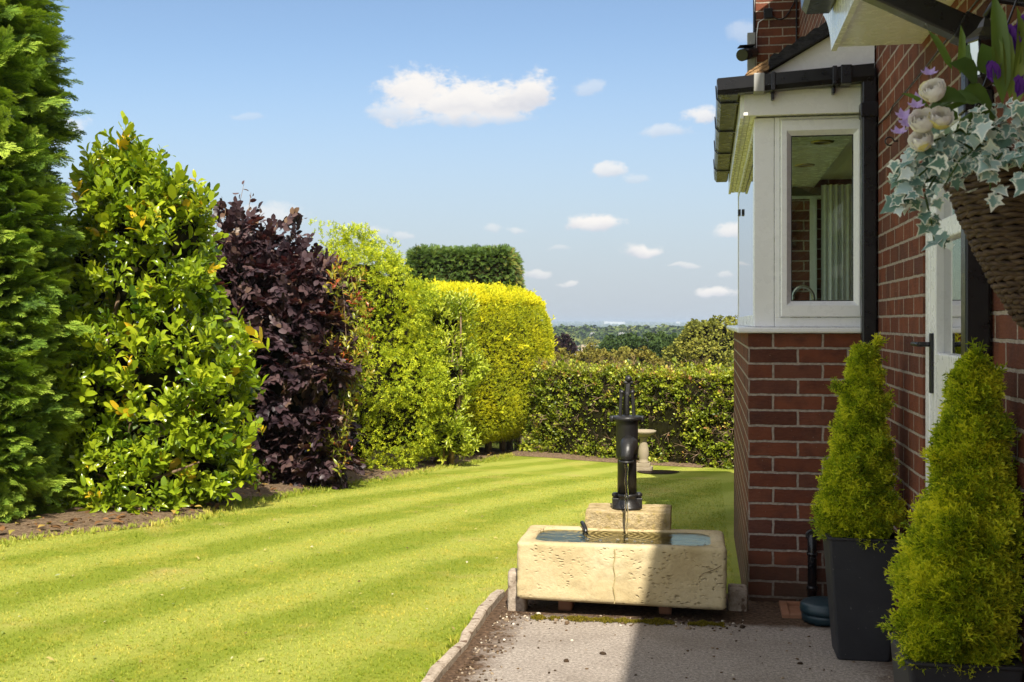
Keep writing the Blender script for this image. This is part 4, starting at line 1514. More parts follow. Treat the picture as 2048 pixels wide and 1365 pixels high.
mb.add(vs, fs, True)
mb.sm[-2:] = [False, False]
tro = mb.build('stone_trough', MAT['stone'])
tag(tro, 'long weathered sandstone trough brimming with water at the end of the patio', 'trough')
# algae run below the spout and a crack at the right end, as thin strips; dark colour paints the crack's shadow
crack = MB()
cpts = [TL(0.455, -0.001, 0.262), TL(0.43, -0.006, 0.246), TL(0.40, -0.007, 0.232), TL(0.372, -0.006, 0.222), TL(0.355, -0.004, 0.205), TL(0.35, -0.002, 0.19)]
crack.tube(cpts, [0.0012, 0.0018, 0.0016, 0.0013, 0.001, 0.0005], 6)
MAT['crackm'] = material('crack_shadow_stone', lambda t: t.bsdf(Base_Color=(0.16, 0.11, 0.05), Roughness=1.0))
crack.build('crack', MAT['crackm'], tro)
MAT['algae'] = material('algae_stain', lambda t: t.bsdf(Base_Color=t.ramp(t.noise(t.pos(), 60.0, 4.0), [(0.35, (0.26, 0.20, 0.07)), (0.7, (0.42, 0.34, 0.17))]), Roughness=0.6))
st = MB()
spx = -0.026
run = [(spx + 0.004 * math.sin(k * 1.3), 0.318 - k * 0.0205) for k in range(13)]
for k in range(12):
    w0, w1 = 0.0024 + 0.0008 * math.sin(k), 0.0024 + 0.0008 * math.sin(k + 1)
    st.add([TL(run[k][0] - w0, -0.0075, run[k][1]), TL(run[k][0] + w0, -0.0075, run[k][1]), TL(run[k + 1][0] + w1, -0.0075, run[k + 1][1]), TL(run[k + 1][0] - w1, -0.0075, run[k + 1][1])], [(0, 1, 2, 3)])
st.build('algae_streak', MAT['algae'], tro)


def m_water(t):
    p = t.pos()
    n = t.noise(p, 26.0, 3.0)
    sp = Vector(TL(spx + 0.002, 0.32, 0))
    rel = t.vm('SUBTRACT', p, (sp.x, sp.y, TZ1))
    ln = t.new('ShaderNodeVectorMath', operation='LENGTH')
    t.put(ln.inputs[0], rel)
    r = ln.outputs['Value']
    ring = t.m('MULTIPLY', t.m('SINE', t.m('MULTIPLY', r, 190.0)), t.rng(r, 0.0, 0.26, 0.7, 0.0))
    h = t.m('ADD', t.m('MULTIPLY', n, 0.9), ring)
    gl = t.new('ShaderNodeBsdfGlass')
    gl.inputs['IOR'].default_value = 1.62
    gl.inputs['Roughness'].default_value = 0.0
    gl.inputs['Color'].default_value = (0.92, 0.90, 0.66, 1)
    t.put(gl.inputs['Normal'], t.bump(h, 0.55, 0.008))
    return gl.outputs[0]


MAT['water'] = material('trough_water', m_water)
WZ = TZ1 - 0.010
poly = [TL(x, y, WZ) for x, y in rrect(hx - 0.066, hy - 0.061, 0.080, hy)]
mb = MB()
mb.add(poly, [tuple(range(len(poly)))])
tag(mb.build('water', MAT['water']), kind='structure')
MAT['algae_floor'] = material('algae_floor', lambda t: t.bsdf(Base_Color=t.ramp(t.noise(t.pos(), 20.0, 4.0), [(0.3, (0.20, 0.17, 0.03)), (0.7, (0.45, 0.38, 0.09))]), Roughness=0.9))
mb = MB()
mb.add([TL(x, y, TZ1 - 0.146) for x, y in rrect(hx - 0.088, hy - 0.083, 0.07, hy)], [tuple(range(len(poly)))])
mb.build('basin_floor', MAT['algae_floor'], tro)
# bubbles
MAT['bubble'] = material('bubble', lambda t: t.bsdf(Base_Color=(0.9, 0.9, 0.85), Roughness=0.02, Transmission_Weight=0.9, IOR=1.2))
mb = MB()
for (x, y) in [(-.33, .10), (-.25, .11), (-.18, .10), (-.10, .15), (-.12, .09), (-.04, .07), (.03, .09), (.06, .15), (.10, .10), (-.02, .18), (.02, .2), (.22, .085), (.27, .08), (.35, .08), (.38, .12), (.40, .075), (-.16, .17), (.14, .16)]:
    mb.ball(TL(x, y, WZ), rng.uniform(0.005, 0.010), 12, (1, 1, .8))
tag(mb.build('bubbles', MAT['bubble']), kind='stuff')

# slab carrying the pump
SX0, SX1, SYF = -0.195, 0.222, TD - 0.05
ST = 0.416


def rough_block(name, corners_fn, dims, mat, cuts=10, amp=0.006, freq=14.0, bev=0.008):
    bm = bmesh.new()
    bmesh.ops.create_cube(bm, size=1.0)
    bmesh.ops.subdivide_edges(bm, edges=bm.edges[:], cuts=cuts, use_grid_fill=True)
    for v in bm.verts:
        q = v.co.copy()
        w = Vector(corners_fn(q.x * dims[0], q.y * dims[1], q.z * dims[2]))
        k = sum(abs(c) > 0.499 for c in q)
        d = Vector((q.x, q.y, q.z)).normalized()
        dw = Vector(corners_fn(d.x, d.y, d.z)) - Vector(corners_fn(0, 0, 0))
        w += dw * ((mnoise.noise(w * freq) + 0.5 * mnoise.noise(w * freq * 2.7)) * amp - (bev * 0.6 if k >= 2 else 0) - (bev * 0.7 if k == 3 else 0))
        v.co = w
    me = bpy.data.meshes.new(name)
    bm.to_mesh(me)
    bm.free()
    me.polygons.foreach_set('use_smooth', [True] * len(me.polygons))
    o = link(name, me, mat)
    return o


scx, scy = (SX0 + SX1) / 2, SYF + 0.14
slab = rough_block('stone_slab', lambda x, y, z: TL(scx + x, scy + y, (ST + TZ1 - 0.004) / 2 + z), (SX1 - SX0, 0.28, ST - TZ1 + 0.006), MAT['stone_rough'], 14, 0.005, 16.0, 0.005)
slab.data.polygons.foreach_set('use_smooth', [False] * len(slab.data.polygons))
tag(slab, 'rough lichen spotted stone slab on the trough rim beneath the black pump', 'slab')
# stone pier that carries the back of the slab
pier = rough_block('stone_pier', lambda x, y, z: TL(scx + x, TD + 0.125 + y, 0.115 + z), (0.34, 0.2, 0.43), MAT['stone_rough'], 6, 0.005)
tag(pier, 'rough stone pier behind the trough carrying the back of the slab', 'pier')

# supports
for k, (x, w) in enumerate(((-0.262, 0.068), (0.20, 0.06))):
    b = rough_block('support_brick', lambda a, c, z, x=x: TL(x + a, 0.22 + c, 0.032 + z), (w, 0.2, 0.068), MAT['terracotta'], 4, 0.003, bev=0.004)
    tag(b, ['reddish brick under the left part of the trough', 'dark brick under the right part of the trough'][k], 'brick', 'bricks under the trough')
blk = rough_block('stone_post', lambda x, y, z: TL(-hx - 0.012 + x, 0.13 + y, 0.06 + z), (0.085, 0.10, 0.24), MAT['edging'], 8, 0.005)
tag(blk, 'short pitted stone post beside the left end of the trough', 'post')
blk = rough_block('concrete_block', lambda x, y, z: (0.135 + x, 5.52 + y, 0.040 + z), (0.09, 0.14, 0.12), MAT['edging'], 6, 0.004)
tag(blk, 'grey concrete block between the right end of the trough and the brick corner', 'block')
# black hose stub hooked over the rim
hb = MB()
hb.tube([TL(-0.212, TD - 0.02, TZ1 + 0.020), TL(-0.202, TD - 0.05, TZ1 + 0.014), TL(-0.190, TD - 0.08, TZ1 + 0.000), TL(-0.184, TD - 0.10, TZ1 - 0.03)], [0.010, 0.012, 0.011, 0.010], 12)
tag(hb.build('water_hose', MAT['black_pvc']), 'short black hose end hooked over the back rim of the trough', 'hose')

# --- pump
pc = PX(1254, 1018, 5.73)
pump = tag(empty('hand_pump', (pc[0], pc[1], ST)), 'black cast iron hand pump standing on the stone slab with water running from its spout', 'pump')
px_, py_ = pc[0], pc[1]


def PL(x, y, z):
    """pump axes: x to the photo's right, y away, z above the slab"""
    return (px_ + x * CY - y * SY, py_ + x * SY + y * CY, ST + z)


b = MB()
b.lathe([(0.074, 0.0), (0.074, 0.012), (0.066, 0.020), (0.060, 0.030), (0.052, 0.045), (0.051, 0.062), (0.055, 0.066), (0.055, 0.074), (0.048, 0.080)], (px_, py_, ST), 40)
b.build('base', MAT['iron'], pump)
for s in (-1, 1):
    b = MB()
    c0 = PL(s * 0.058, -0.005, 0.0)
    b.box(-.015, .015, -.022, .022, 0, 0.052)
    b.lathe([(0.013, 0.052), (0.013, 0.060), (0.018, 0.060), (0.018, 0.074), (0.010, 0.080)], (0, 0, 0), 12)
    b.v = [PL(s * 0.058 + x, -0.005 + y, z + 0.004) for x, y, z in b.v]
    b.build('bolt', MAT['iron'], pump, 0.003)
b = MB()
b.lathe([(0.048, 0.075), (0.047, 0.27), (0.047, 0.275)], (px_, py_, ST), 40)
b.build('pipe', MAT['iron'], pump)
b = MB()
b.lathe([(0.047, 0.255), (0.053, 0.262), (0.055, 0.275), (0.055, 0.445), (0.057, 0.45), (0.060, 0.46)], (px_, py_, ST), 40)
b.build('cylinder', MAT['iron'], pump)
b = MB()
b.lathe([(0.060, 0.455), (0.072, 0.458), (0.074, 0.463), (0.074, 0.472), (0.070, 0.477), (0.03, 0.482)], (px_, py_, ST), 40)
for s in (-1, 1):
    q = PL(s * 0.074, 0.0, 0.462)
    b.lathe([(0.012, -0.014), (0.014, -0.012), (0.014, 0.012), (0.010, 0.016)], q, 10)
b.build('flange', MAT['iron'], pump)
# spout: a fat elbow that leaves the cylinder and turns down
b = MB()
b.tube([PL(0.010, -0.02, 0.315), PL(0.002, -0.075, 0.340), PL(-0.006, -0.120, 0.340), PL(-0.014, -0.150, 0.320), PL(-0.018, -0.160, 0.290), PL(-0.019, -0.162, 0.262)], [0.046, 0.044, 0.041, 0.037, 0.033, 0.031], 22)
q = PL(-0.019, -0.162, 0)
b.lathe([(0.031, 0.268), (0.036, 0.268), (0.038, 0.262), (0.036, 0.256), (0.022, 0.254)], (q[0], q[1], ST), 22)
b.build('spout', MAT['iron'], pump)
# lugs and lever
b = MB()
for s in (-1, 1):
    b.sqtube([PL(s * 0.034, 0.0, 0.478), PL(s * 0.030, 0.0, 0.57), PL(s * 0.026, 0.0, 0.605)], 0.016, 0.026, (0, 1, 0))
    b.ball(PL(s * 0.026, -0.002, 0.600), 0.014, 12)
b.build('lug', MAT['iron'], pump, 0.003)
b = MB()
b.tube([PL(0, 0.0, 0.47), PL(0, 0.0, 0.60)], 0.013, 12)
b.sqtube([PL(0.002, 0.0, 0.58), PL(0.006, 0.005, 0.63), PL(0.008, 0.01, 0.665)], 0.022, 0.028, (0, 1, 0))
b.ball(PL(0.008, 0.0, 0.668), 0.019, 14)
b.tube([PL(-0.016, 0.0, 0.65), PL(0.03, 0.0, 0.65)], 0.009, 10)
b.sqtube([PL(0.008, 0.01, 0.665), PL(0.009, 0.10, 0.63), PL(0.010, 0.20, 0.55), PL(0.010, 0.26, 0.40)], 0.016, 0.02, (1, 0, 0))
b.build('handle', MAT['iron'], pump, 0.003)

pump.scale = (1.0, 1.0, 0.965)
# water from the spout
a = Vector(PL(-0.019, -0.162, 0.250))
sp0 = Vector(TL(spx + 0.002, 0.135, WZ))
MAT['stream'] = material('falling_water', lambda t: t.bsdf(Base_Color=(0.95, 0.95, 0.85), Roughness=0.03, Transmission_Weight=1.0, IOR=1.33, Normal=t.bump(t.noise(t.pos(), 70.0, 2.0), 0.5, 0.004)))
b = MB()
end = Vector((a.x + 0.004, a.y - 0.030, WZ - 0.004))
pts = [a.lerp(end, f) + Vector((0.0015 * math.sin(f * 19), 0.0015 * math.sin(f * 13), 0)) for f in np.linspace(0, 1, 24)]
b.tube(pts, [0.0095 * (1 - 0.35 * f) + 0.0012 * math.sin(f * 31) for f in np.linspace(0, 1, 24)], 10)
tag(b.build('water_stream', MAT['stream']), 'thin clear stream of water falling from the pump spout into the trough', 'water')

# moss and grit along the foot of the trough
MAT['moss'] = leaf_mat('moss', [(0.0, (0.06, 0.055, 0.006)), (0.6, (0.16, 0.14, 0.014)), (1.0, (0.26, 0.20, 0.03))], 0.8, 0.2, 0.1)
P = []
for q in range(9000):
    f = rng.random()
    x = -0.40 + 0.86 * f
    am = mnoise.noise(Vector((x * 9.0, 2.0, 0))) + 0.7 * mnoise.noise(Vector((x * 26.0, 5.0, 0))) + 0.42
    if rng.random() > am * 1.6:
        continue
    yc = -0.042 + 0.018 * mnoise.noise(Vector((x * 14.0, 9.0, 0)))
    y = yc + rng.normal(0, 0.004 + 0.016 * min(1, am))
    h = 0.018 * min(1, am) * math.exp(-((y - yc) / 0.018) ** 2)
    P.append(TL(x, y, 0.001 + h * rng.random()))
P = np.array(P)
mt = plume_tpl(6, 0.25, random.Random(4))
tag(scatter('moss', [mt], P, rng.normal(0, .4, (len(P), 3)) + [0, 0, 1], rng.normal(size=(len(P), 3)), rng.uniform(.006, .013, len(P)), MAT['moss']), kind='stuff')
peb = Tpl()
o_ = MB().ball((0, 0, 0), 0.5, 8, (1, .8, .6))
rs = random.Random(3)
peb.poly([(x * rs.uniform(.8, 1.2), y * rs.uniform(.8, 1.2), z) for x, y, z in o_.v], o_.f)
P = []
for q in range(900):
    if rng.random() < 0.5:
        P.append((KX + 0.05 + abs(rng.normal(0, 0.08)), rng.uniform(3.4, 5.55), 0.002))
    elif rng.random() < 0.6:
        P.append(TL(rng.uniform(-0.55, 0.55), rng.normal(-0.03, 0.05), 0.002))
    else:
        P.append((rng.uniform(-0.9, 0.7), rng.uniform(3.4, 5.2), 0.001))
MAT['grit'] = leaf_mat('loose_grit', [(0.0, (0.03, 0.02, 0.014)), (0.6, (0.12, 0.08, 0.05)), (0.9, (0.32, 0.26, 0.2)), (1.0, (0.6, 0.56, 0.5))], 0.95, 0.0, 0.1)
tag(scatter('gravel', [peb], np.array(P), rng.normal(size=(len(P), 3)) * [1, 1, .2], np.tile([0, 0, 1.], (len(P), 1)), rng.uniform(.005, .016, len(P)) * np.where(rng.random(len(P)) > .95, 2.2, 1), MAT['grit']), kind='stuff')

# ------------------------------------------------------------------ house
house = tag(empty('brick_house', (XW, 5.68, 0)), 'red brick house with white window bay, black gutters and white door', 'house')
BX0, BY0, BY1 = 0.19, 5.68, 8.92        # bay
UV0 = (0.19, 5.68, 0.0195)
w = MB()
DY0, DY1, DZ = 3.48, 4.44, 2.07          # door opening
w.box(XW, XW + 0.30, -5.0, DY0, -0.4, 2.50)
w.box(XW, XW + 0.30, DY0, DY1, DZ, 2.50)
w.box(XW, XW + 0.30, DY1, 5.70, -0.4, 2.50)
w.box(XW, XW + 0.30, 5.70, BY1 - 0.02, 2.46, 2.50)
w.box(XW, XW + 0.30, BY1 - 0.02, 10.30, -0.9, 2.50)
w.box(XW, XW + 0.30, -1.4, 10.30, 2.50, 4.42)
w.build('wall', MAT['brick'], house, uv0=UV0)
w = MB()
w.box(BX0, XW - 0.002, BY0, BY0 + 0.10, -0.6, 1.29)
w.box(BX0, BX0 + 0.10, BY0 + 0.10, BY1, -0.6, 1.29)
w.box(BX0 + 0.10, XW - 0.002, BY1 - 0.10, BY1, -0.6, 1.29)
w.build('bay_wall', MAT['brick'], house, uv0=UV0)
w = MB()
w.box(0.405, 1.4, 10.302, 10.86, -1.2, 4.6)
w.build('brick_pier', MAT['brick'], house, uv0=(0.405, 10.3, 0.0195))
# roofs (their eaves throw the shade over the patio)
rf = MB()
rf.prism([(0.665, -1.5, 4.40), (0.665, -1.5, 4.48), (3.9, -1.5, 6.6), (3.9, -1.5, 6.5)], (0, -1.5, 0), (0, 7.1, 0))
rf.prism([(0.16, 7.1, 4.30), (0.16, 7.1, 4.38), (3.9, 7.1, 7.0), (3.9, 7.1, 6.9)], (0, 7.1, 0), (0, 9.8, 0))
rf.build('roof', MAT['slate'], house)
rf = MB()
rf.prism([(0.45, -5, 2.58), (0.45, -5, 2.64), (0.778, -5, 2.84), (0.778, -5, 2.78)], (0, -5, 0), (0, 4.44, 0))
rf.build('low_roof', MAT['slate'], house)
MB().box(1.08, 3.9, -1.4, -1.3, 2.4, 4.4).build('end_wall', MAT['brick'], house)
MB().box(3.9, 4.0, -5.0, 10.86, -0.4, 7.2).build('rear_wall', MAT['brick'], house)
# canopy eave: fascia, soffit and gutter above the door
fz0, fz1 = 2.36, 2.575
fp = [(0.452, -5, fz0), (0.452, 4.45, fz0)]
for k in range(1, 9):
    f = k / 8
    fp.append((0.452, 4.45 + 0.30 * f ** 1.8, fz0 + (fz1 - fz0) * f))
fp.append((0.452, -5, fz1))
fa = MB()
fa.prism(fp, (0, 0, 0), (0.02, 0, 0))
fa.build('fascia', MAT['white_paint'], house)
MB().box(0.474, XW - 0.002, -5, 4.45, 2.375, 2.39).build('soffit', MAT['white_paint'], house)


def gutter_y(x0, x1, y0, y1, z0, z1):
    """box section gutter along y: open top"""
    m = MB()
    t = 0.004
    pr = [(x0, z1), (x0 + 0.006, z0 + 0.02), (x0 + 0.022, z0), (x1 - 0.01, z0), (x1, z0 + 0.012), (x1, z1), (x1 - t, z1), (x1 - t, z0 + t + .01), (x0 + 0.024, z0 + t), (x0 + 0.006 + t, z0 + 0.022), (x0 + t, z1)]
    m.prism([(x, y0, z) for x, z in pr], (0, y0, 0), (0, y1, 0))
    m.prism([(x0, y1 - .003, z1), (x0 + 0.006, y1 - .003, z0 + 0.02), (x0 + 0.022, y1 - .003, z0), (x1 - 0.01, y1 - .003, z0), (x1, y1 - .003, z1)], (0, 0, 0), (0, .006, 0))
    return m


def gutter_bracket_y(x0, x1, y, z0, z1):
    m = MB()
    m.prism([(x0 - .006, y, z1 + .006), (x0 - 0.002, y, z0 + 0.018), (x0 + 0.018, y, z0 - .008), (x1 + .004, y, z0 - .008), (x1 + .004, y, z0 - .002), (x0 + 0.020, y, z0 - .002), (x0 + 0.004, y, z0 + 0.02), (x0 - .001, y, z1 + .006)], (0, 0, 0), (0, .03, 0))
    return m


g1 = gutter_y(0.335, 0.450, -5, 4.40, 2.49, 2.575).build('gutter', MAT['black_pvc'], house)
gutter_bracket_y(0.335, 0.450, 4.1, 2.49, 2.575).build('bracket', MAT['black_pvc'], g1)
# offset pipe from that gutter back to the wall pipe by the door
dp = MB()
YP = 3.40
dp.sqtube([(0.395, YP, 2.49), (0.395, YP, 2.33)], 0.068, 0.068, (0, 1, 0))
dp.sqtube([(0.40, YP, 2.325), (0.73, YP + .0, 2.155)], 0.068, 0.066, (0, 1, 0))
dp.sqtube([(0.738, YP, 2.175), (0.738, YP, 0.05)], 0.066, 0.066, (0, 1, 0))
dpo = dp.build('downpipe', MAT['black_pvc'], house, 0.006)
for (x0, z0, x1, z1) in ((0.395, 2.36, 0.395, 2.31),):
    MB().sqtube([(x0, YP, z0), (x1, YP, z1)], 0.078, 0.078, (0, 1, 0)).build('pipe_socket', MAT['black_pvc'], dpo, 0.004)
MB().sqtube([(0.69, YP, 2.176), (0.742, YP, 2.15)], 0.078, 0.076, (0, 1, 0)).build('pipe_socket', MAT['black_pvc'], dpo, 0.004)
MB().sqtube([(0.738, YP, 1.99), (0.738, YP, 1.93)], 0.078, 0.078, (0, 1, 0)).build('pipe_socket', MAT['black_pvc'], dpo, 0.004)

# --- bay window
win = MB()
FX = 0.218                         # outer face of the side frame
FYF = 5.705                        # outer face of the front frame
z0, z1 = 1.322, 2.335
# corner post and front frame
win.box(FX, FX + 0.095, FYF, FYF + 0.07, z0, z1)
win.box(FX + 0.097, XW - 0.04, FYF - 0.004, FYF + 0.066, z0, z0 + 0.045)
win.box(FX + 0.097, FX + 0.122, FYF - 0.004, FYF + 0.066, z0 + 0.045, z1)
win.box(XW - 0.06, XW - 0.002, FYF - 0.004, FYF + 0.066, z0 + 0.045, z1)
win.box(FX + 0.122, XW - 0.06, FYF - 0.004, FYF + 0.066, z1 - 0.012, z1)
# side frame along the bay
for y in (FYF + 0.07, BY1 - 0.10):
    win.box(FX, FX + 0.06, y, y + 0.07, z0 + 0.06, z1)
win.box(FX, FX + 0.06, FYF + 0.07, BY1 - 0.03, z0, z0 + 0.06)
win.box(FX, FX + 0.06, FYF + 0.14, BY1 - 0.10, z1 - 0.05, z1)
win.box(FX, XW - 0.002, BY1 - 0.03, BY1, z0, z1 - .9)
wo_ = win.build('bay_window', MAT['upvc'], house, 0.003)
# casement with mitred, sloping profile
cs = MB()
ox0, ox1, oz0, oz1 = FX + 0.124, XW - 0.062, z0 + 0.047, z1 - 0.014
ix0, ix1, iz0, iz1 = 0.393, 0.684, 1.446, 2.245


def ring(y, x0, x1, za, zb):
    return [(x0, y, za), (x1, y, za), (x1, y, zb), (x0, y, zb)]


rings = [ring(FYF + .03, ox0, ox1, oz0, oz1), ring(FYF - 0.014, ox0, ox1, oz0, oz1), ring(FYF - 0.022, ox0 + .006, ox1 - .006, oz0 + .006, oz1 - .006), ring(FYF - 0.022, ix0 - .022, ix1 + .022, iz0 - .022, iz1 + .022), ring(FYF + 0.004, ix0, ix1, iz0, iz1), ring(FYF + 0.03, ix0, ix1, iz0, iz1)]
vs = [p for r_ in rings for p in r_]
fs = [(i * 4 + k, i * 4 + (k + 1) % 4, (i + 1) * 4 + (k + 1) % 4, (i + 1) * 4 + k) for i in range(5) for k in range(4)]
cs.add(vs, fs)
cso = cs.build('casement', MAT['upvc'], wo_)
b = MB()
gk = 0.004
b.add([(ix0, FYF + .012, iz0), (ix1, FYF + .012, iz0), (ix1, FYF + .012, iz1), (ix0, FYF + .012, iz1)], [(0, 1, 2, 3)])
b.build('pane', MAT['glass'], wo_)
sl_ = MB()
for (a, c) in ((ix0, ix0 + gk), (ix1 - gk, ix1)):
    sl_.box(a, c, FYF + .006, FYF + .02, iz0, iz1)
sl_.box(ix0 + gk, ix1 - gk, FYF + .006, FYF + .02, iz0, iz0 + gk)
sl_.box(ix0 + gk, ix1 - gk, FYF + .006, FYF + .02, iz1 - gk, iz1)
sl_.build('gasket', MAT['black_pvc'], wo_)
for (ya, yb) in ((FYF + 0.14, BY1 - 0.10),):
    b = MB()
    b.add([(FX + .004, ya, z0 + .06), (FX + .004, yb, z0 + .06), (FX + .004, yb, z1 - .05), (FX + .004, ya, z1 - .05)], [(0, 1, 2, 3)])
    b.build('pane', MAT['glass'], wo_)
MB().box(FX - 0.018, FX + 0.0, 8.05, 8.14, 2.08, 2.12).build('contact_sensor', MAT['black_pvc'], wo_)
# sill: projecting with a rounded nose
sp = [(BX0 - .055, BY0 - .035, 1.292), (XW - .002, BY0 - .035, 1.292), (XW - .002, BY1 + .02, 1.292), (BX0 - .055, BY1 + .02, 1.292)]
sm = MB()
sm.prism(sp, (0, 0, 0), (0, 0, 0.028))
sm.build('sill', MAT['upvc'], wo_, 0.008)
# fascia boards and soffit round the bay
f = MB()
f.box(0.165, 0.712, 5.628, 5.648, 2.335, 2.455)
f.build('bay_fascia', MAT['white_paint'], house, 0.003)
f = MB()
f.box(0.150, 0.168, 5.65, BY1 + 0.05, 2.325, 2.455)
f.box(0.170, 0.196, 5.65, BY1 + 0.05, 2.336, 2.36)
f.box(0.198, 0.23, 5.65, BY1 + 0.05, 2.338, 2.38)
f.box(0.232, XW - 0.01, 5.65, BY1 + .02, 2.342, 2.40)
f.build('bay_soffit', MAT['white_paint'], house, 0.002)
# gutters of the bay
g2 = gutter_y(0.038, 0.146, 5.56, BY1 + 0.10, 2.425, 2.50).build('gutter', MAT['black_pvc'], house)
for y in (5.74, 6.60, 7.46, 8.32):
    gutter_bracket_y(0.038, 0.146, y, 2.425, 2.50).build('bracket', MAT['black_pvc'], g2)
m = MB()
pr = [(5.535, 2.50), (5.540, 2.445), (5.556, 2.425), (5.615, 2.425), (5.622, 2.437), (5.622, 2.50), (5.618, 2.50), (5.618, 2.44), (5.560, 2.43), (5.545, 2.447), (5.539, 2.50)]
m.prism([(0.042, y, z + 0.0) for y, z in pr], (0, 0, 0), (0.715, 0, 0.045))
g3 = m.build('gutter', MAT['black_pvc'], house)
for (x, w_, mt_) in ((0.235, 0.05, 'pipe_union'), (0.30, 0.022, 'bracket'), (0.58, 0.022, 'bracket'), (0.632, 0.05, 'pipe_union')):
    m = MB()
    zo = 0.045 * (x - .042) / .715
    m.box(x - w_ / 2, x + w_ / 2, 5.529, 5.626, 2.418 + zo, 2.506 + zo)
    if w_ < .03:
        m.box(x - w_ / 3, x + w_ / 3, 5.575, 5.624, 2.385 + zo, 2.418 + zo)
    m.build(mt_, MAT['grey_plastic'] if x == 0.235 else MAT['black_pvc'], g3, 0.004)
m = MB()
m.box(0.706, 0.774, 5.56, 5.628, 0.55, 2.53)
d2 = m.build('downpipe', MAT['black_pvc'], house, 0.008)
for z in (2.30, 0.9):
    MB().box(0.699, 0.778, 5.553, 5.635, z, z + 0.07).build('pipe_socket', MAT['black_pvc'], d2, 0.005)
# gable of the lean-to roof
m = MB()
m.prism([(0.17, 5.64, 2.457), (0.772, 5.64, 2.457), (0.772, 5.64, 2.82), (0.17, 5.64, 2.475)], (0, 0, 0), (0, 0.02, 0))
m.build('gable_board', MAT['white_paint'], house)
sl2 = 0.574
m = MB()
rows = []
for k in range(25):
    f = k / 24
    x = 0.285 + (0.779 - 0.285) * f
    zb_ = 2.545 + sl2 * (x - 0.285)
    th_ = 0.055 + 0.018 * f + 0.010 * math.sin(k * 2.1) * (1 - f)
    rows.append((x, zb_, zb_ + th_))
vs = []
for (x, a, b_) in rows:
    vs += [(x, 5.585, a), (x, 5.585, b_), (x, BY1 + .04, b_ + .0), (x, BY1 + .04, a)]
fs = []
for k in range(24):
    for q in range(4):
        fs.append((k * 4 + q, k * 4 + (q + 1) % 4, (k + 1) * 4 + (q + 1) % 4, (k + 1) * 4 + q))
fs += [(0, 1, 2, 3), (96, 99, 98, 97)]
m.add(vs, fs)
rfo = m.build('bay_roof', MAT['slate'], house)
m = MB()
for (k, (xa, xb, t0, t1)) in enumerate(((0.10, 0.283, 0.000, 0.016), (0.145, 0.280, 0.019, 0.037), (0.17, 0.276, 0.040, 0.052))):
    za, zb2 = 2.440 + sl2 * (xa - .10), 2.440 + sl2 * (xb - .10)
    m.prism([(xa, 5.575 + .004 * k, za + t0), (xb, 5.575 + .004 * k, zb2 + t0), (xb, 5.575 + .004 * k, zb2 + t1), (xa + .012, 5.575 + .004 * k, za + t1 + .004)], (0, 0, 0), (0, 3.3, 0))
m.build('verge_end', MAT['oldwood'], rfo)
# --- kitchen behind the glass
kit = MB()
kit.box(0.30, 3.88, 5.80, 8.80, 2.402, 2.42)
kit.build('kitchen_ceiling', MAT['plaster'], house)
kit = MB()
kit.box(1.09, 3.88, 8.72, 8.80, -0.1, 2.40)
kit.box(1.09, 3.88, 5.72, 5.80, -0.1, 2.40)
kit.box(3.80, 3.88, 5.80, 8.72, -0.1, 2.40)
kit.build('kitchen_wall', MAT['plaster'], house)
MB().box(0.30, 3.88, 5.80, 8.80, -0.15, -0.1).build('kitchen_floor', MAT['dark_room'], house)
kit = MB()
kit.box(0.29, 1.25, 5.80, 8.80, 1.235, 1.275)
kit.build('worktop', MAT['dark_room'], house)
kit = MB()
for (x0, x1) in ((0.29, 0.33), (0.47, 0.53), (0.56, 0.60), (0.74, 0.79)):
    kit.box(x0, x1, 8.76, 8.82, 1.29, 2.33)
kit.box(0.29, 1.08, 8.765, 8.83, 2.26, 2.335)
kit.box(0.53, 0.56, 8.78, 8.82, 1.29, 2.33)
kit.build('kitchen_window', MAT['upvc'], house, 0.003)
MB().box(0.60, 0.74, 8.80, 8.86, 1.29, 2.30).build('kitchen_brick_strip', MAT['brick'], house)  # strip of brick between the far window bars
MB().box(0.29, 1.05, 8.70, 8.75, 2.28, 2.335).build('blind', MAT['dark_room'], house)
m = MB()
fold = [(0.80 + .28 * k / 40, 8.55 + 0.02 * math.sin(k * 1.1) + .01 * math.sin(k * .37)) for k in range(41)]
m.add([(x, y, 1.28) for x, y in fold] + [(x, y, 2.335) for x, y in fold] , [(k, k + 1, 42 + k, 41 + k) for k in range(40)], True)
m.build('curtain', MAT['upvc'], house)
for k, (x, y) in enumerate(((0.62, 6.55), (0.60, 7.5))):
    m = MB()
    m.lathe([(0.045, 0.0), (0.062, 0.0), (0.062, -0.006), (0.045, -0.010), (0.040, 0.0)], (x, y, 2.342), 32)
    o = m.build('ceiling_light', MAT['brass'])
    tag(o, ['nearer recessed ring light in the ceiling behind the casement glass', 'farther recessed ring light in the ceiling behind the casement glass'][k], 'ceiling light', 'kitchen ceiling lights')
tp = MB()
tc = (0.50, 6.35)
arc = [(tc[0] - .055, tc[1], 1.275), (tc[0] - .055, tc[1], 1.47)]
for k in range(13):
    a_ = math.pi * (1 - k / 12)
    arc.append((tc[0] + .055 * math.cos(a_), tc[1], 1.47 + .065 * math.sin(a_)))
arc.append((tc[0] + .055, tc[1], 1.44))
tp.tube(arc, 0.009, 12)
tp.lathe([(0.024, 0), (0.024, .02), (0.012, .03)], (tc[0] - .055, tc[1], 1.276), 16)
tag(tp.build('kitchen_tap', MAT['steel']), 'arched steel kitchen tap seen through the casement glass', 'tap')

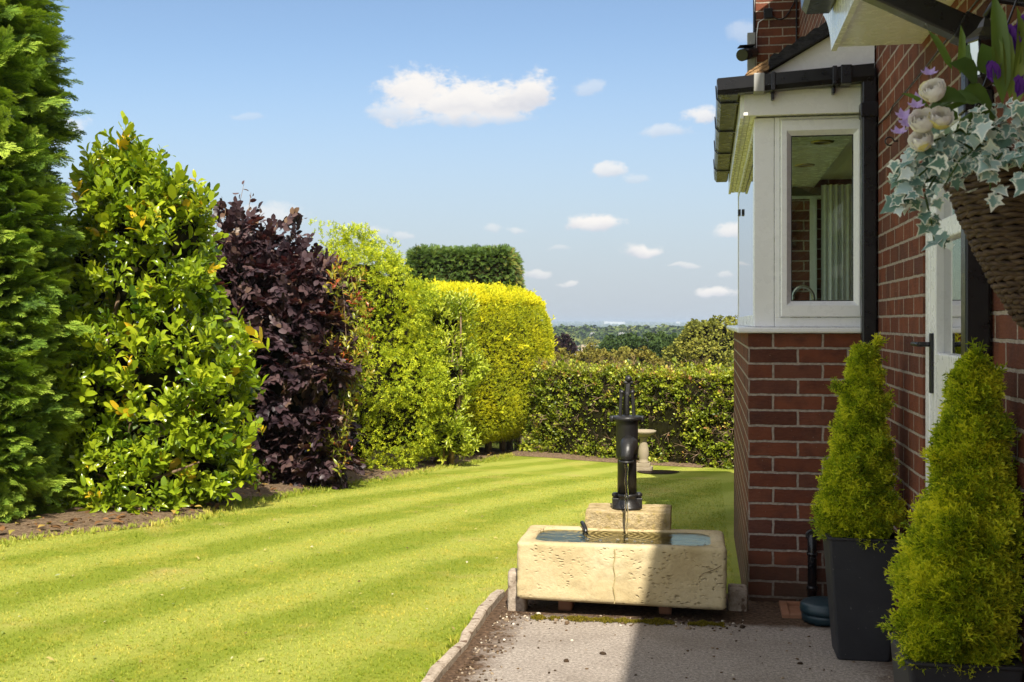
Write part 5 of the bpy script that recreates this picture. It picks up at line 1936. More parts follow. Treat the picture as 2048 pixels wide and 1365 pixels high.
# --- door in the main wall
door = MB()
door.box(XW + 0.008, XW + 0.08, DY1 - 0.075, DY1 - 0.002, 0.0, DZ - 0.002)
door.box(XW + 0.008, XW + 0.08, DY0 + .002, DY0 + 0.07, 0.0, DZ - 0.002)
door.box(XW + 0.008, XW + 0.08, DY0 + .07, DY1 - 0.075, DZ - 0.07, DZ - 0.002)
dro = door.build('door', MAT['upvc'], house, 0.004)
leaf = MB()
ya, yb = DY0 + 0.075, DY1 - 0.080
xa, xb = XW + 0.012, XW + 0.07
leaf.box(xa, xb, yb - 0.085, yb, 0.03, DZ - 0.075)
leaf.box(xa, xb, ya, ya + 0.085, 0.03, DZ - 0.075)
leaf.box(xa, xb, ya + .085, yb - .085, 0.03, 1.235)
leaf.box(xa, xb, ya + .085, yb - .085, 1.63, 1.70)
leaf.box(xa, xb, ya + .085, yb - .085, DZ - 0.16, DZ - 0.075)
leaf.build('door_leaf', MAT['upvc'], dro, 0.006)
for (za, zb_) in ((1.235, 1.63), (1.70, DZ - 0.16)):
    b = MB()
    b.add([(xa + .03, ya + .085, za), (xa + .03, yb - .085, za), (xa + .03, yb - .085, zb_), (xa + .03, ya + .085, zb_)], [(0, 1, 2, 3)])
    b.build('glass_pane', MAT['glass'], dro)
hy_ = yb - 0.05
b = MB()
b.box(xa - 0.012, xa - 0.0005, hy_ - 0.014, hy_ + 0.014, 1.09, 1.305)
b.tube([(xa - 0.01, hy_, 1.265), (xa - 0.05, hy_, 1.265)], 0.009, 10)
b.tube([(xa - 0.05, hy_ - .006, 1.265), (xa - 0.052, hy_ + 0.11, 1.265)], 0.0085, 10)
b.build('door_handle', MAT['black_pvc'], dro, 0.003)
MB().box(xa - 0.004, xa - .0005, yb - .008, yb + .006, 1.13, 1.16).build('door_keep', MAT['brass'], dro)
MB().box(1.09, 3.0, DY0 - .8, DY1 + .05, -0.05, 0.0).build('hall_floor', MAT['dark_room'], house)
MB().box(2.2, 2.3, DY0 - 1, DY1 + 1, 0, 2.4).build('hall_wall', MAT['plaster'], house)

# --- fittings on the house
cab = MB()
pts = [(XW - .006, y, 2.275 - 0.012 * math.sin((y - 4) * 2.2) - (0.02 if y > 5.2 else 0)) for y in np.linspace(2.6, 5.62, 30)]
cab.tube(pts, 0.003, 6)
tag(cab.build('wall_cable', MAT['black_pvc']), 'thin black cable running along the brick wall under the soffit', 'cable')
hk = MB()
hk.tube([(XW, 5.0, 2.10), (XW - .02, 5.0, 2.10)] + [(XW - .035 + .018 * math.cos(a_), 5.0 + .006 * math.sin(a_), 2.10 + .018 * math.sin(a_)) for a_ in np.linspace(0, 5.2, 14)], 0.003, 6)
tag(hk.build('wall_hook', MAT['black_pvc']), 'small black eye hook screwed into the brick wall left of the flowers', 'hook')

# security camera on the far pier
sc = tag(empty('security_camera', (0.40, 10.30, 3.7)), 'dark bullet security camera on a grey bracket on the far brick pier', 'camera')
m = MB()
m.tube([(0.385, 10.25, 3.70), (0.28, 9.99, 3.62)], [0.048, 0.052], 16)
m.prism([(0.40, 10.20, 3.755), (0.26, 9.90, 3.68), (0.24, 9.96, 3.67), (0.38, 10.26, 3.74)], (0, 0, 0), (0, 0, .006))
m.build('camera_body', MAT['black_pvc'], sc)
m = MB()
m.box(0.335, 0.404, 10.27, 10.35, 3.40, 3.88)
m.box(0.36, 0.40, 10.25, 10.30, 3.70, 3.80)
m.build('bracket', MAT['grey_plastic'], sc, .004)
m = MB()
m.tube([(0.398, 10.30, 3.35), (0.396, 10.30, 4.6)], 0.011, 8)
tag(m.build('conduit', MAT['black_pvc']), 'black conduit running up the corner of the far brick pier', 'conduit')
jb = tag(empty('junction_box', (0.50, 10.28, 4.03)), 'small black junction box with looping cables on the far brick pier', 'junction box')
m = MB()
m.box(0.475, 0.55, 10.262, 10.301, 4.0, 4.085)
m.build('box_body', MAT['black_pvc'], jb, .004)
m = MB()
m.tube([(0.55, 10.29, 4.02)] + [(0.55 + .19 * f, 10.29, 4.02 - .055 * math.sin(math.pi * f) + .12 * f * f) for f in np.linspace(.1, 1, 10)] + [(0.745, 10.29, 4.5)], 0.006, 6)
m.tube([(0.755, 10.292, 3.2), (0.755, 10.292, 4.58)], 0.007, 6)
m.build('loop_cable', MAT['black_pvc'], jb)
m = MB()
m.tube([(0.48, 10.29, 4.0), (0.43, 10.29, 3.97), (0.415, 10.29, 3.86), (0.41, 10.29, 3.5)], 0.005, 6)
m.build('pale_cable', MAT['upvc'], jb)

# waste pipe and drain
wp = MB()
wx = 0.485
wp.tube([(wx, BY0 + .02, 0.325), (wx, BY0 - .03, 0.325), (wx, BY0 - .045, 0.318), (wx, BY0 - .055, 0.30), (wx, BY0 - .056, 0.24), (wx, BY0 - .056, 0.02)], 0.0215, 18)
for z in (0.235, 0.075):
    wp.lathe([(0.022, 0), (0.0262, 0.002), (0.0262, .016), (0.022, .018)], (wx, BY0 - .056, z), 18)
wp.lathe([(0.022, 0), (0.028, 0.0), (0.028, .01), (0.022, .012)], (wx, BY0 - .022, 0.325), 18, axis='y')
tag(wp.build('waste_pipe', MAT['black_pvc']), 'black waste pipe bending down from the bay wall to the drain', 'pipe')
dr = MB()
for (x0, x1, y0, y1) in ((0.33, 0.365, 5.36, 5.62), (0.365, 0.56, 5.36, 5.39), (0.56, 0.595, 5.36, 5.62), (0.365, 0.56, 5.585, 5.62)):
    dr.box(x0, x1, y0, y1, -0.05, 0.018)
dr.box(0.365, 0.56, 5.39, 5.585, -0.05, 0.004)
tag(dr.build('drain_surround', MAT['terracotta'], bevel=.003), 'square terracotta drain surround set in the patio below the waste pipe', 'drain')
dc2 = PX(1652, 1226, 5.16)
cv = tag(empty('drain_cover', (dc2[0], dc2[1], 0)), 'round dark teal plastic cover half hidden behind the planter', 'cover')
m = MB()
m.lathe([(0.105, 0.008), (0.108, 0.03), (0.108, 0.045)], (dc2[0], dc2[1], 0), 48)
m.lathe([(0.113, 0.046), (0.115, 0.06), (0.112, 0.082), (0.100, 0.092), (0.05, 0.103), (0.0005, 0.107)], (dc2[0], dc2[1], 0), 48)
m.build('lid', MAT['teal'], cv)
for k in range(6):
    a_ = k * math.pi / 3
    m = MB()
    m.lathe([(0.014, 0.0), (0.014, 0.012)], (dc2[0] + .085 * math.cos(a_), dc2[1] + .085 * math.sin(a_), 0), 10)
    m.build('foot', MAT['teal'], cv)

# ------------------------------------------------------------------ planters with golden cypresses
def planter(cx, cy, rot, wt_, wb_, h, label):
    root = tag(empty('planter', (cx, cy, 0)), label, 'planter', 'charcoal planters by the door')
    m = MB()
    prof = [(wb_ / 2 - .004, 0.0), (wb_ / 2, 0.005), (wt_ / 2 - .004, h - .012), (wt_ / 2 + .001, h - .006), (wt_ / 2, h), (wt_ / 2 - .018, h), (wt_ / 2 - .024, h - .07)]
    vs = []
    c, s = math.cos(rot), math.sin(rot)
    nn2 = 0
    for (r, z) in prof:
        pts = rrect(r, r, 0.014, 0.0, (4, 4), 4)
        nn2 = len(pts)
        vs += [(cx + x * c - y * s, cy + x * s + y * c, z) for x, y in pts]
    fs = [(i * nn2 + k, i * nn2 + (k + 1) % nn2, (i + 1) * nn2 + (k + 1) % nn2, (i + 1) * nn2 + k) for i in range(len(prof) - 1) for k in range(nn2)]
    fs.append(tuple(range(nn2))[::-1])
    m.add(vs, fs)
    m.build('pot', MAT['pot'], root, 0.002)
    m = MB()
    pts = rrect(wt_ / 2 - .024, wt_ / 2 - .024, 0.012, 0.0, (4, 4), 4)
    vs = [(cx, cy, h - .025)] + [(cx + x * c - y * s, cy + x * s + y * c, h - .042) for x, y in pts]
    m.add(vs, [(0, k + 1, (k + 1) % nn2 + 1) for k in range(nn2)])
    m.build('soil', MAT['soil_dark'], root)
    return root


plumes = [plume_tpl(7, 0.085, random.Random(40 + k)) for k in range(5)]


def potted(cx, cy, z0, rad, tips, label, n, size):
    """tips: list of (dx, dy, height, radius scale) leaders"""
    root = tag(empty('golden_cypress', (cx, cy, z0 - .04)), label, 'conifer', 'golden cypresses in the planters')
    Ps, Ds = [], []
    lump = []
    for (dx, dy, h, k) in tips:
        for q in range(int(52 * k)):
            f = rng.random() ** 0.9
            a_ = rng.uniform(0, 6.283)
            prof = np.interp(f, [0, 0.10, 0.28, 0.5, 0.75, 0.92, 1.0], [0.80, 1.0, 0.95, 0.73, 0.42, 0.20, 0.04])
            r = rad * k * prof * rng.uniform(0.62, 1.08)
            if rng.random() < .22:
                continue
            lump.append((np.array([cx + dx * f + r * math.cos(a_), cy + dy * f + r * math.sin(a_), z0 + h * f]), a_, f, k, h))
    for (c, a_, f, k, h) in lump:
        m_ = int(n / len(lump))
        rl = rad * 0.32 * (1.15 - 0.75 * f)
        s = rng.normal(size=(m_, 3))
        s /= np.linalg.norm(s, axis=1, keepdims=True)
        s *= rng.random((m_, 1)) ** 0.4
        Ps.append(c + s * np.array([rl, rl, rl * 1.5]))
        o = np.array([math.cos(a_), math.sin(a_), 0]) * (0.85 - 0.55 * f)
        Ds.append(o + np.array([0, 0, 0.55 + 0.9 * f]) + s * 0.7 + rng.normal(0, .25, (m_, 3)))
    dx, dy, h, k = tips[0]
    m_ = n // 2
    f = rng.random(m_) ** 1.15
    a_ = rng.uniform(0, 6.283, m_)
    r = rad * 0.80 * np.interp(f, [0, 0.10, 0.28, 0.5, 0.75, 0.92, 1.0], [0.80, 1.0, 0.95, 0.73, 0.44, 0.22, 0.04]) * rng.uniform(.75, 1.06, m_)
    for q in range(16):
        fq, aq = rng.uniform(.25, 1.0), rng.uniform(0, 6.283)
        rq = rad * .85 * np.interp(fq, [0, 0.28, 0.5, 0.75, 1.0], [0.9, 0.95, 0.73, 0.44, 0.04])
        bq = np.array([cx + dx * fq + rq * math.cos(aq), cy + dy * fq + rq * math.sin(aq), z0 + h * fq])
        lq = rng.uniform(.04, .09)
        dq = np.array([math.cos(aq) * .5, math.sin(aq) * .5, 1.0])
        tq = rng.random((40, 1))
        Ps.append(bq + dq * lq * tq + rng.normal(0, .010, (40, 3)) * (1.1 - tq))
        Ds.append(dq + rng.normal(0, .35, (40, 3)))
    Ps.append(np.stack([cx + dx * f + r * np.cos(a_), cy + dy * f + r * np.sin(a_), z0 + h * f], 1))
    Ds.append(np.stack([np.cos(a_) * .8, np.sin(a_) * .8, .6 + .8 * f], 1) + rng.normal(0, .3, (m_, 3)))
    P, D = np.concatenate(Ps), np.concatenate(Ds)
    k = P[:, 2] > z0 - 0.02
    P, D = P[k], D[k]
    # keep the plant clear of the wall
    hv_ = vnoise(P, 26.0, 1.0)
    axis = np.array([cx, cy])
    P[:, :2] = axis + (P[:, :2] - axis) * (1 - np.clip(-hv_ - .1, 0, .7) * .42)[:, None]
    P[:, 0] = np.minimum(P[:, 0], XW - 0.03)
    hgt = np.clip((P[:, 2] - z0) / max(t_[2] for t_ in tips), 0, 1)
    scatter('foliage', plumes, P, D, rng.normal(size=(len(P), 3)), rng.uniform(size[0], size[1], len(P)), MAT['golden_pot'], root, rnd=np.clip(rng.normal(0.45, .2, len(P)) + 0.22 * vnoise(P, 22.0), 0, 1))
    H = tips[0][2]
    core_mesh('shade_core', [((cx + tips[0][0] * f, cy + tips[0][1] * f, z0 + H * f), (rad * s_, rad * s_, H * .16)) for f, s_ in ((.12, .60), (.3, .58), (.5, .40), (.68, .2))], 1.0, MAT['core'], root)
    MB().tube([(cx, cy, z0 - .04), (cx, cy, z0 + .1), (cx + tips[0][0] * .8, cy + tips[0][1] * .8, z0 + H * .8)], [0.014, 0.012, 0.004], 8).build('trunk', MAT['bark'], root)
    return root


pa = PX(1722, 1320, 4.66)
planter(pa[0] - .002, pa[1], R(0.5), 0.285, 0.205, 0.492, 'tall tapered charcoal planter standing whole between the drain and the door')
pb = PX(1925, 1300, 3.18)
planter(0.630, 3.15, R(1.0), 0.285, 0.205, 0.492, 'charcoal planter cut off by the bottom edge of the photo')
potted(pa[0] - .02, pa[1], 0.478, 0.124, [(0.03, 0.0, 0.73, 1.0), (-0.045, 0.02, 0.36, .85), (0.055, -.02, .64, .6), (0.02, .0, .30, .95)], 'smaller golden cypress in the tall planter against the black downpipe', 9000, (0.045, 0.075))
potted(0.632, 3.12, 0.480, 0.131, [(0.05, 0.0, 0.73, 1.0), (0.075, 0.03, 0.62, .8), (-0.02, -.05, .42, .85), (0.02, .03, .56, .7), (-.05, .02, .34, .8)], 'larger golden cypress in the nearest planter in front of the door', 14000, (0.040, 0.066))

# ------------------------------------------------------------------ hanging basket
bx, by = 0.565, 2.12
BZ0, BZ1 = 1.330, 1.610
bk = tag(empty('hanging_basket', (bx, by, BZ0)), 'brown woven wicker cone basket hanging on the brick wall', 'basket')
mb = MB()
rows_ = 30


def cone_r(z):
    f = (z - BZ0) / (BZ1 - BZ0)
    return 0.012 + 0.145 * max(0, f) ** 0.72


for k in range(rows_):
    z = BZ0 + (BZ1 - BZ0) * (k + 0.5) / rows_
    for strand in (0, 1):
        pts = []
        n_ = 80
        for q in range(n_ + 1):
            a_ = 2 * math.pi * q / n_
            w = math.sin(a_ * 11 + (k % 2) * math.pi + strand * math.pi)
            rr_ = cone_r(z) + 0.0035 * w
            pts.append((bx + rr_ * math.cos(a_), by + rr_ * math.sin(a_), z + 0.0022 * math.cos(a_ * 11 + strand * math.pi) + 0.002 * math.sin(a_ * 3 + k)))
        mb.tube(pts, 0.0047, 6, caps=False)
mb.build('woven_cone', MAT['wicker'], bk)
mb = MB()
for k in range(11):
    a_ = 2 * math.pi * k / 11
    mb.tube([(bx + cone_r(z) * math.cos(a_), by + cone_r(z) * math.sin(a_), z) for z in np.linspace(BZ0, BZ1 + .01, 14)], 0.004, 6)
mb.build('stakes', MAT['wicker'], bk)
mb = MB()
mb.lathe([(cone_r(z) - .008, z) for z in np.linspace(BZ0 + .01, BZ1 - .02, 10)], (bx, by, 0), 32)
mb.build('liner', MAT['soil_dark'], bk)
mb = MB()
for a_ in (0.6, 2.7, 4.8):
    mb.tube([(bx + .15 * math.cos(a_), by + .15 * math.sin(a_), BZ1), (bx + .01, by, BZ1 + .42)], 0.002, 6)
mb.build('hanger', MAT['black_pvc'], bk)
br_ = MB()
br_.box(XW - .008, XW - .001, by - .012, by + .012, 1.80, 2.12)
br_.tube([(XW - .006, by, 2.03), (0.70, by, 2.055), (0.62, by, 2.06), (0.565, by, 2.05), (0.55, by, 2.065), (0.545, by, 2.08)], 0.006, 8)
br_.tube([(XW - .006, by, 1.84), (0.70, by, 1.92), (0.62, by, 2.05)], 0.005, 8)
br_.build('basket_bracket', MAT['iron'])
tag(bpy.data.objects['basket_bracket'], 'black iron wall bracket that holds the wicker basket', 'bracket')


def ivy_tpl(seed):
    rs = random.Random(seed)
    t = Tpl()
    out = [(0, 0.06), (-.20, -.04), (-.36, .10), (-.30, .26), (-.50, .42), (-.26, .52), (-.14, .70), (0, 1.0), (.14, .70), (.26, .52), (.50, .42), (.30, .26), (.36, .10), (.20, -.04)]
    vs = [(0, .34, -.02)]
    for (x, y) in out:
        vs.append((x * .45 * rs.uniform(.9, 1.1), .34 + (y - .34) * .5, .02))
    for (x, y) in out:
        x *= rs.uniform(.9, 1.1)
        vs.append((x, y, 0.10 * abs(x) + rs.uniform(-.03, .03) - .12 * max(0, y - .5)))
    n = len(out)
    fs = [(0, 1 + (k + 1) % n, 1 + k) for k in range(n)] + [(1 + k, 1 + (k + 1) % n, 1 + n + (k + 1) % n, 1 + n + k) for k in range(n)]
    t.poly(vs, fs, 0.0, [0.0] + [0.12] * n + [1.0] * n)
    return t


ivies = [ivy_tpl(k) for k in range(5)]
ivp = tag(empty('ivy_plant', (bx, by, BZ1 - .02)), 'trailing ivy with grey green leaves edged in cream spilling over the basket', 'ivy')
P, D, Nv = [], [], []
mb = MB()
strands = [[(2000, 330, 1.9), (1930, 290, 1.84), (1870, 300, 1.82), (1820, 320, 1.82), (1790, 365, 1.82)], [(2000, 330, 1.9), (1900, 300, 1.84), (1840, 350, 1.82), (1800, 410, 1.82)], [(2000, 330, 1.9), (1890, 320, 1.86), (1850, 390, 1.84), (1862, 440, 1.84), (1868, 482, 1.84)],
           [(2010, 330, 1.9), (1960, 290, 1.8), (1920, 320, 1.78), (1890, 370, 1.8)], [(2050, 330, 1.86), (2010, 300, 1.78), (1985, 330, 1.76), (1980, 380, 1.77)], [(2060, 320, 1.85), (2040, 290, 1.76), (2050, 350, 1.75)], [(2000, 300, 1.9), (1920, 260, 1.84), (1850, 290, 1.82), (1805, 330, 1.83)],
           [(2020, 300, 1.88), (1975, 240, 1.80), (1940, 260, 1.78)], [(2050, 300, 1.88), (2030, 220, 1.80), (2045, 250, 1.77)], [(2000, 320, 1.9), (1870, 350, 1.86), (1815, 390, 1.84), (1790, 340, 1.84)]]
for sdat in strands:
    q = [PX(*s) for s in sdat]
    mb.tube(q, np.linspace(.003, .0012, len(q)), 6)
    q = np.array(q)
    for f in np.linspace(0.18, 1, 25):
        x = f * (len(q) - 1)
        p = np.array([np.interp(x, range(len(q)), q[:, i]) for i in range(3)])
        P.append(p + rng.normal(0, .010, 3))
        D.append((rng.normal(-.3, .6), rng.normal(-.2, .3), rng.normal(-.55, .5)))
        Nv.append((rng.normal(-.35, .4), rng.normal(-1.0, .4), rng.normal(.6, .4)))
for q in range(130):                       # the mound over the rim
    a_ = rng.uniform(math.pi * .75, math.pi * 1.85)
    r = rng.uniform(.08, .185)
    P.append((bx + r * math.cos(a_), by + r * math.sin(a_), BZ1 + .10 - (r - .08) * 1.0 + rng.normal(0, .03)))
    D.append((math.cos(a_) + rng.normal(0, .5), math.sin(a_) + rng.normal(0, .5), rng.normal(-.4, .4)))
    Nv.append((rng.normal(-.3, .4), rng.normal(-.8, .4), rng.normal(.8, .3)))
scatter('foliage', ivies, np.array(P), np.array(D), np.array(Nv), rng.uniform(.015, .035, len(P)) * np.where(rng.random(len(P)) > .8, 1.25, .9), MAT['ivy'], ivp, rnd=np.clip(rng.normal(.5, .25, len(P)), 0, 1))
mb.build('stem', MAT['strap'], ivp)


def rose(c, r, seed):
    """full, ruffled bloom: cupped petals wrapped round a ball, tighter towards the middle"""
    rs = random.Random(seed)
    t = Tpl()
    for layer in range(6):
        nP = (3, 4, 5, 6, 7, 7)[layer]
        R_ = 0.28 + 0.145 * layer
        for k in range(nP):
            a_ = 2 * math.pi * (k + .5 * (layer % 2)) / nP + rs.uniform(-.25, .25)
            span = 2 * math.pi / nP * 0.75
            top = (1.25, 1.15, 1.0, .85, .66, .40)[layer] + rs.uniform(-.12, .12)     # polar reach of the petal edge
            vs, fs = [], []
            for i in range(5):
                for j in range(6):
                    fj = (j - 2.5) / 2.5
                    fi = i / 4
                    el = -1.2 + (top + 1.2) * fi * (1 - .10 * fj * fj)
                    rr_ = R_ * (1 + .10 * fi * fi + .05 * rs.uniform(-1, 1) * fi + (.10 if i == 4 else 0))
                    aa_ = a_ + fj * span * (0.45 + .55 * math.sin(math.pi * min(1, .25 + .6 * fi)))
                    vs.append((rr_ * math.cos(el) * math.cos(aa_), rr_ * math.cos(el) * math.sin(aa_), rr_ * math.sin(el) * .95))
            for i in range(4):
                for j in range(5):
                    fs.append((i * 6 + j, i * 6 + j + 1, (i + 1) * 6 + j + 1, (i + 1) * 6 + j))
            t.poly(vs, fs, rs.uniform(-.3, .15) + (.55 if layer == 5 and rs.random() < .15 else 0))
    return t


fl = tag(empty('flowering_plant', (bx - .03, by - .05, BZ1)), 'white roses with lilac and deep purple flowers among green leaves in the wicker basket', 'flowers')


def one(name, tp, p, d, n, s, mat, rnd=.5, smooth=True):
    o = scatter(name, [tp], np.array([p]), np.array([d], float), np.array([n], float), np.array([s]), mat, fl, rnd=np.array([rnd]))
    if smooth:
        o.data.polygons.foreach_set('use_smooth', np.ones(len(o.data.polygons), bool))
    return o


for k, (u, v, d, r) in enumerate(((1866, 182, 1.80, .0235), (1845, 243, 1.80, .024), (1882, 238, 1.79, .022), (1843, 282, 1.80, .022))):
    o = one('white_rose', rose(None, 1, 200 + k), PX(u, v, d), (0.3, .5, .9), (-.45 + .2 * k % .5, -.75, .55), r * 0.78, MAT['white_petal'], .5)
star = Tpl()
for k in range(6):
    a_ = k * math.pi / 3
    star.sub(leaf_tpl(.55, .12, -.25), (0, 0, 0), (math.cos(a_), math.sin(a_), .35), (0, 0, 1), 1.0, 0.15 * (k % 3) - .15)
for k, (u, v) in enumerate(((1832, 215), (1806, 235), (1798, 268), (1858, 150), (1812, 250), (1838, 200))):
    one('lilac_flower', star, PX(u, v, 1.81 + .01 * k), (1, .2, .2), (-.5 + .5 * math.sin(k * 2), -.6, .5), .016, MAT['lilac'], .5)
tul = Tpl()
for k in range(6):
    a_ = k * math.pi / 3
    tul.sub(leaf_tpl(.62, .16, -.06, .5, .95), (.16 * math.cos(a_), 0, .16 * math.sin(a_)), (.10 * math.cos(a_) + .12 * (k % 2) * math.cos(a_), 1, .10 * math.sin(a_) + .12 * (k % 2) * math.sin(a_)), (math.cos(a_) * -1, 0, math.sin(a_) * -1), 1.0, .12 * (k % 3) - .1)
for k, (u, v) in enumerate(((1990, 165), (2030, 110), (2036, 195), (2044, 75), (2015, 95))):
    one('purple_flower', tul, PX(u, v, 1.84), (-.1 + .08 * k, -.2, 1), (0, 1, 0), .036, MAT['purple'], .45)
P, D, Nv, Sz = [], [], [], []
strapl = leaf_tpl(.16, .05, .10, .5, .95)
for (u0, v0, u1, v1) in ((2005, 210, 1992, -20), (2020, 200, 2010, 40), (2030, 190, 2045, 10), (2010, 190, 1990, 60), (2040, 180, 2048, 90), (1905, 140, 1860, 60), (1920, 150, 1925, 50), (1860, 215, 1808, 185), (2030, 220, 2060, 60), (1880, 225, 1960, 190)):
    a, b = PX(u0, v0, 1.84), PX(u1, v1, 1.82)
    P.append(a); D.append(b - a); Nv.append((rng.normal(0, .3), -1, .3)); Sz.append(np.linalg.norm(b - a))
scatter('strap_leaf', [strapl], np.array(P), np.array(D), np.array(Nv), np.array(Sz), MAT['strap'], fl, rnd=np.clip(rng.normal(.6, .25, len(P)), 0, 1))
rl_ = leaf_tpl(.80, .14, .22, .5, .9)
P, D, Nv, Sz = [], [], [], []
for (u, v, ang_, s) in ((1955, 165, 140, .055), (1962, 205, 172, .060), (1945, 150, 110, .050), (1985, 210, 160, .062), (1915, 225, 200, .045), (1980, 245, 190, .055), (1935, 240, 10, .045), (1930, 195, 185, .05), (1975, 150, 100, .05), (1900, 205, 215, .04), (1965, 235, 230, .05), (1995, 180, 60, .05)):
    a = PX(u, v, 1.83 + rng.uniform(-.03, .03))
    P.append(a); D.append((math.cos(R(ang_)), rng.uniform(-.6, .2), math.sin(R(ang_)))); Nv.append((rng.normal(-.2, .4), -.9, rng.normal(.5, .4))); Sz.append(s)
scatter('round_leaf', [rl_], np.array(P), np.array(D), np.array(Nv), np.array(Sz), MAT['strap'], fl, rnd=rng.uniform(0, .3, len(P)))

# wall lantern behind the flowers
lc = PX(1972, 105, 2.62)
la = tag(empty('wall_lantern', lc), 'black wall lantern with clear glass half hidden behind the flowers', 'lantern')
m = MB()
m.lathe([(0.0005, .085), (0.012, .07), (0.02, .055), (0.05, .028), (0.052, .02), (0.046, .02)], lc, 6, False)
m.lathe([(0.034, -.055), (0.036, -.062), (0.02, -.07), (0.0005, -.08)], lc, 6, False)
for k in range(6):
    a_ = k * math.pi / 3
    m.tube([(lc[0] + .046 * math.cos(a_), lc[1] + .046 * math.sin(a_), lc[2] + .022), (lc[0] + .034 * math.cos(a_), lc[1] + .034 * math.sin(a_), lc[2] - .057)], 0.003, 6)
m.tube([(lc[0], lc[1], lc[2] + .08), (lc[0] + .02, lc[1], lc[2] + .12), (XW - .03, lc[1], lc[2] + .10), (XW - .002, lc[1], lc[2] + .06)], 0.009, 10)
m.build('lantern_frame', MAT['black_pvc'], la)
m = MB()
m.lathe([(0.043, .02), (0.032, -.056)], lc, 6, False)
m.build('glass', MAT['glass'], la)
m = MB()
m.lathe([(0.012, -.05), (0.012, -.03), (.018, -.015), (.016, .0), (.006, .012)], lc, 14)
m.build('bulb', MAT['upvc'], la)

# ------------------------------------------------------------------ bird bath
bp = G(1287, 941)
bb = tag(empty('bird_bath', bp), 'pale stone bird bath on a baluster pedestal near the far hedge', 'bird bath')
k_ = 0.53 / 0.53
m = MB()
m.lathe([(0.05, .44), (0.085, .455), (0.145, .485), (0.165, .51), (0.168, .525), (0.158, .53), (0.13, .505), (0.0005, .49)], bp, 28)
m.build('bowl', MAT['birdstone'], bb)
m = MB()
m.lathe([(0.075, .10), (0.075, .115), (0.055, .13), (0.06, .16), (0.072, .22), (0.066, .29), (0.048, .37), (0.045, .41), (0.062, .43), (0.06, .44)], bp, 24)
m.build('pedestal', MAT['birdstone'], bb)
m = MB()
m.box(bp[0] - .12, bp[0] + .12, bp[1] - .12, bp[1] + .12, bp[2] - .05, bp[2] + .05)
m.box(bp[0] - .09, bp[0] + .09, bp[1] - .09, bp[1] + .09, bp[2] + .05, bp[2] + .10)
m.build('plinth', MAT['birdstone'], bb, .008)
sp_ = G(1316, 945)
m = MB()
ring_ = [(sp_[0] + .27 * math.cos(a_) * (1 + .06 * math.sin(3 * a_)), sp_[1] + .32 * math.sin(a_), 0) for a_ in np.linspace(0, 6.283, 40, endpoint=False)]
m.add([(x, y, float(zlawn(x, y)) + .012) for x, y, _ in ring_], [tuple(range(40))])
tag(m.build('soil_patch', MAT['soil_dark']), kind='structure')

# ------------------------------------------------------------------ country beyond the garden
clump = Tpl()
rs = random.Random(9)
for k in range(5):
    a_ = rs.uniform(0, 6.28)
    clump.sub(leaf_tpl(.7, .1, .1, .5, .9), (rs.uniform(-.2, .2), rs.uniform(-.2, .2), rs.uniform(-.2, .2)), (math.cos(a_), math.sin(a_), rs.uniform(-.4, .8)), (rs.uniform(-.6, .6), rs.uniform(-.6, .6), 1), rs.uniform(.5, .8), rs.uniform(-.2, .2))


def hz_at(p):
    return float(zhill(np.array([p[0]]), np.array([p[1]]))[0])


def tree(name, label, cat, ells, lobes, lobe_r, n, size, mat, group=None, droop=0.0, base=None, depth=0.3, core=.7):
    c0 = ells[0][0]
    b = np.array([c0[0], c0[1], 0.0]) if base is None else np.array(base)
    b[2] = hz_at(b)
    root = tag(empty(name, b), label, cat, group)
    big = lumpy(ells, lobes, *lobe_r)
    P, Nn = blob_sample(big, n, .9, depth)
    keep = Nn[:, 1] < 0.55
    P, Nn = P[keep], Nn[keep]
    D = Nn + rng.normal(0, .5, P.shape) + [0, 0, -droop]
    scatter('crown', [clump], P, D, rng.normal(0, .5, P.shape) + [0, 0, 1], rng.uniform(size[0], size[1], len(P)), mat, root, rnd=np.clip(.5 + .3 * vnoise(P, .9) + rng.normal(0, .2, len(P)), 0, 1))
    core_mesh('shade_core', ells, core, MAT['core'], root)
    m = MB()
    top = c0 + np.array([0, 0, ells[0][1][2] * .5])
    h = top[2] - b[2]
    m.tube([(b[0], b[1], b[2] - .3), (b[0] + .1, b[1], b[2] + h * .5), tuple(top)], [h * .03, h * .02, h * .006], 10)
    for q in range(5):
        e = ells[q % len(ells)]
        m.tube([(b[0] + .05, b[1], b[2] + h * (.35 + .08 * q)), tuple(e[0] + rng.normal(0, .3, 3) * e[1])], [h * .012, h * .003], 6)
    m.build('trunk', MAT['bark'], root)
    return root


d0 = 46.0
tree('birch_tree', 'spreading olive green birch beyond the hedge beside the brick bay', 'tree',
     [pxell(1412, 700, 66, 48, d0), pxell(1425, 665, 44, 26, d0), pxell(1385, 715, 50, 28, d0), pxell(1450, 712, 46, 45, d0), pxell(1480, 690, 40, 45, d0), pxell(1395, 672, 34, 22, d0)], 150, (.15, .42), 18000, (.08, .17), MAT['tree_b'], droop=.8)
d0 = 70.0
tree('green_tree', 'wide dark green tree crown left of the olive birch', 'tree', [pxell(1262, 715, 62, 32, d0), pxell(1225, 722, 48, 24, d0), pxell(1305, 712, 50, 30, d0), pxell(1285, 696, 40, 16, d0)], 110, (.3, .7), 6500, (.22, .45), MAT['tree_c'])
d0 = 62.0
tree('round_tree', 'dark round tree at the left foot of the olive birch', 'tree', [pxell(1338, 718, 34, 36, d0), pxell(1325, 736, 30, 24, d0)], 70, (.3, .6), 3500, (.2, .4), MAT['tree_c'])
d0 = 85.0
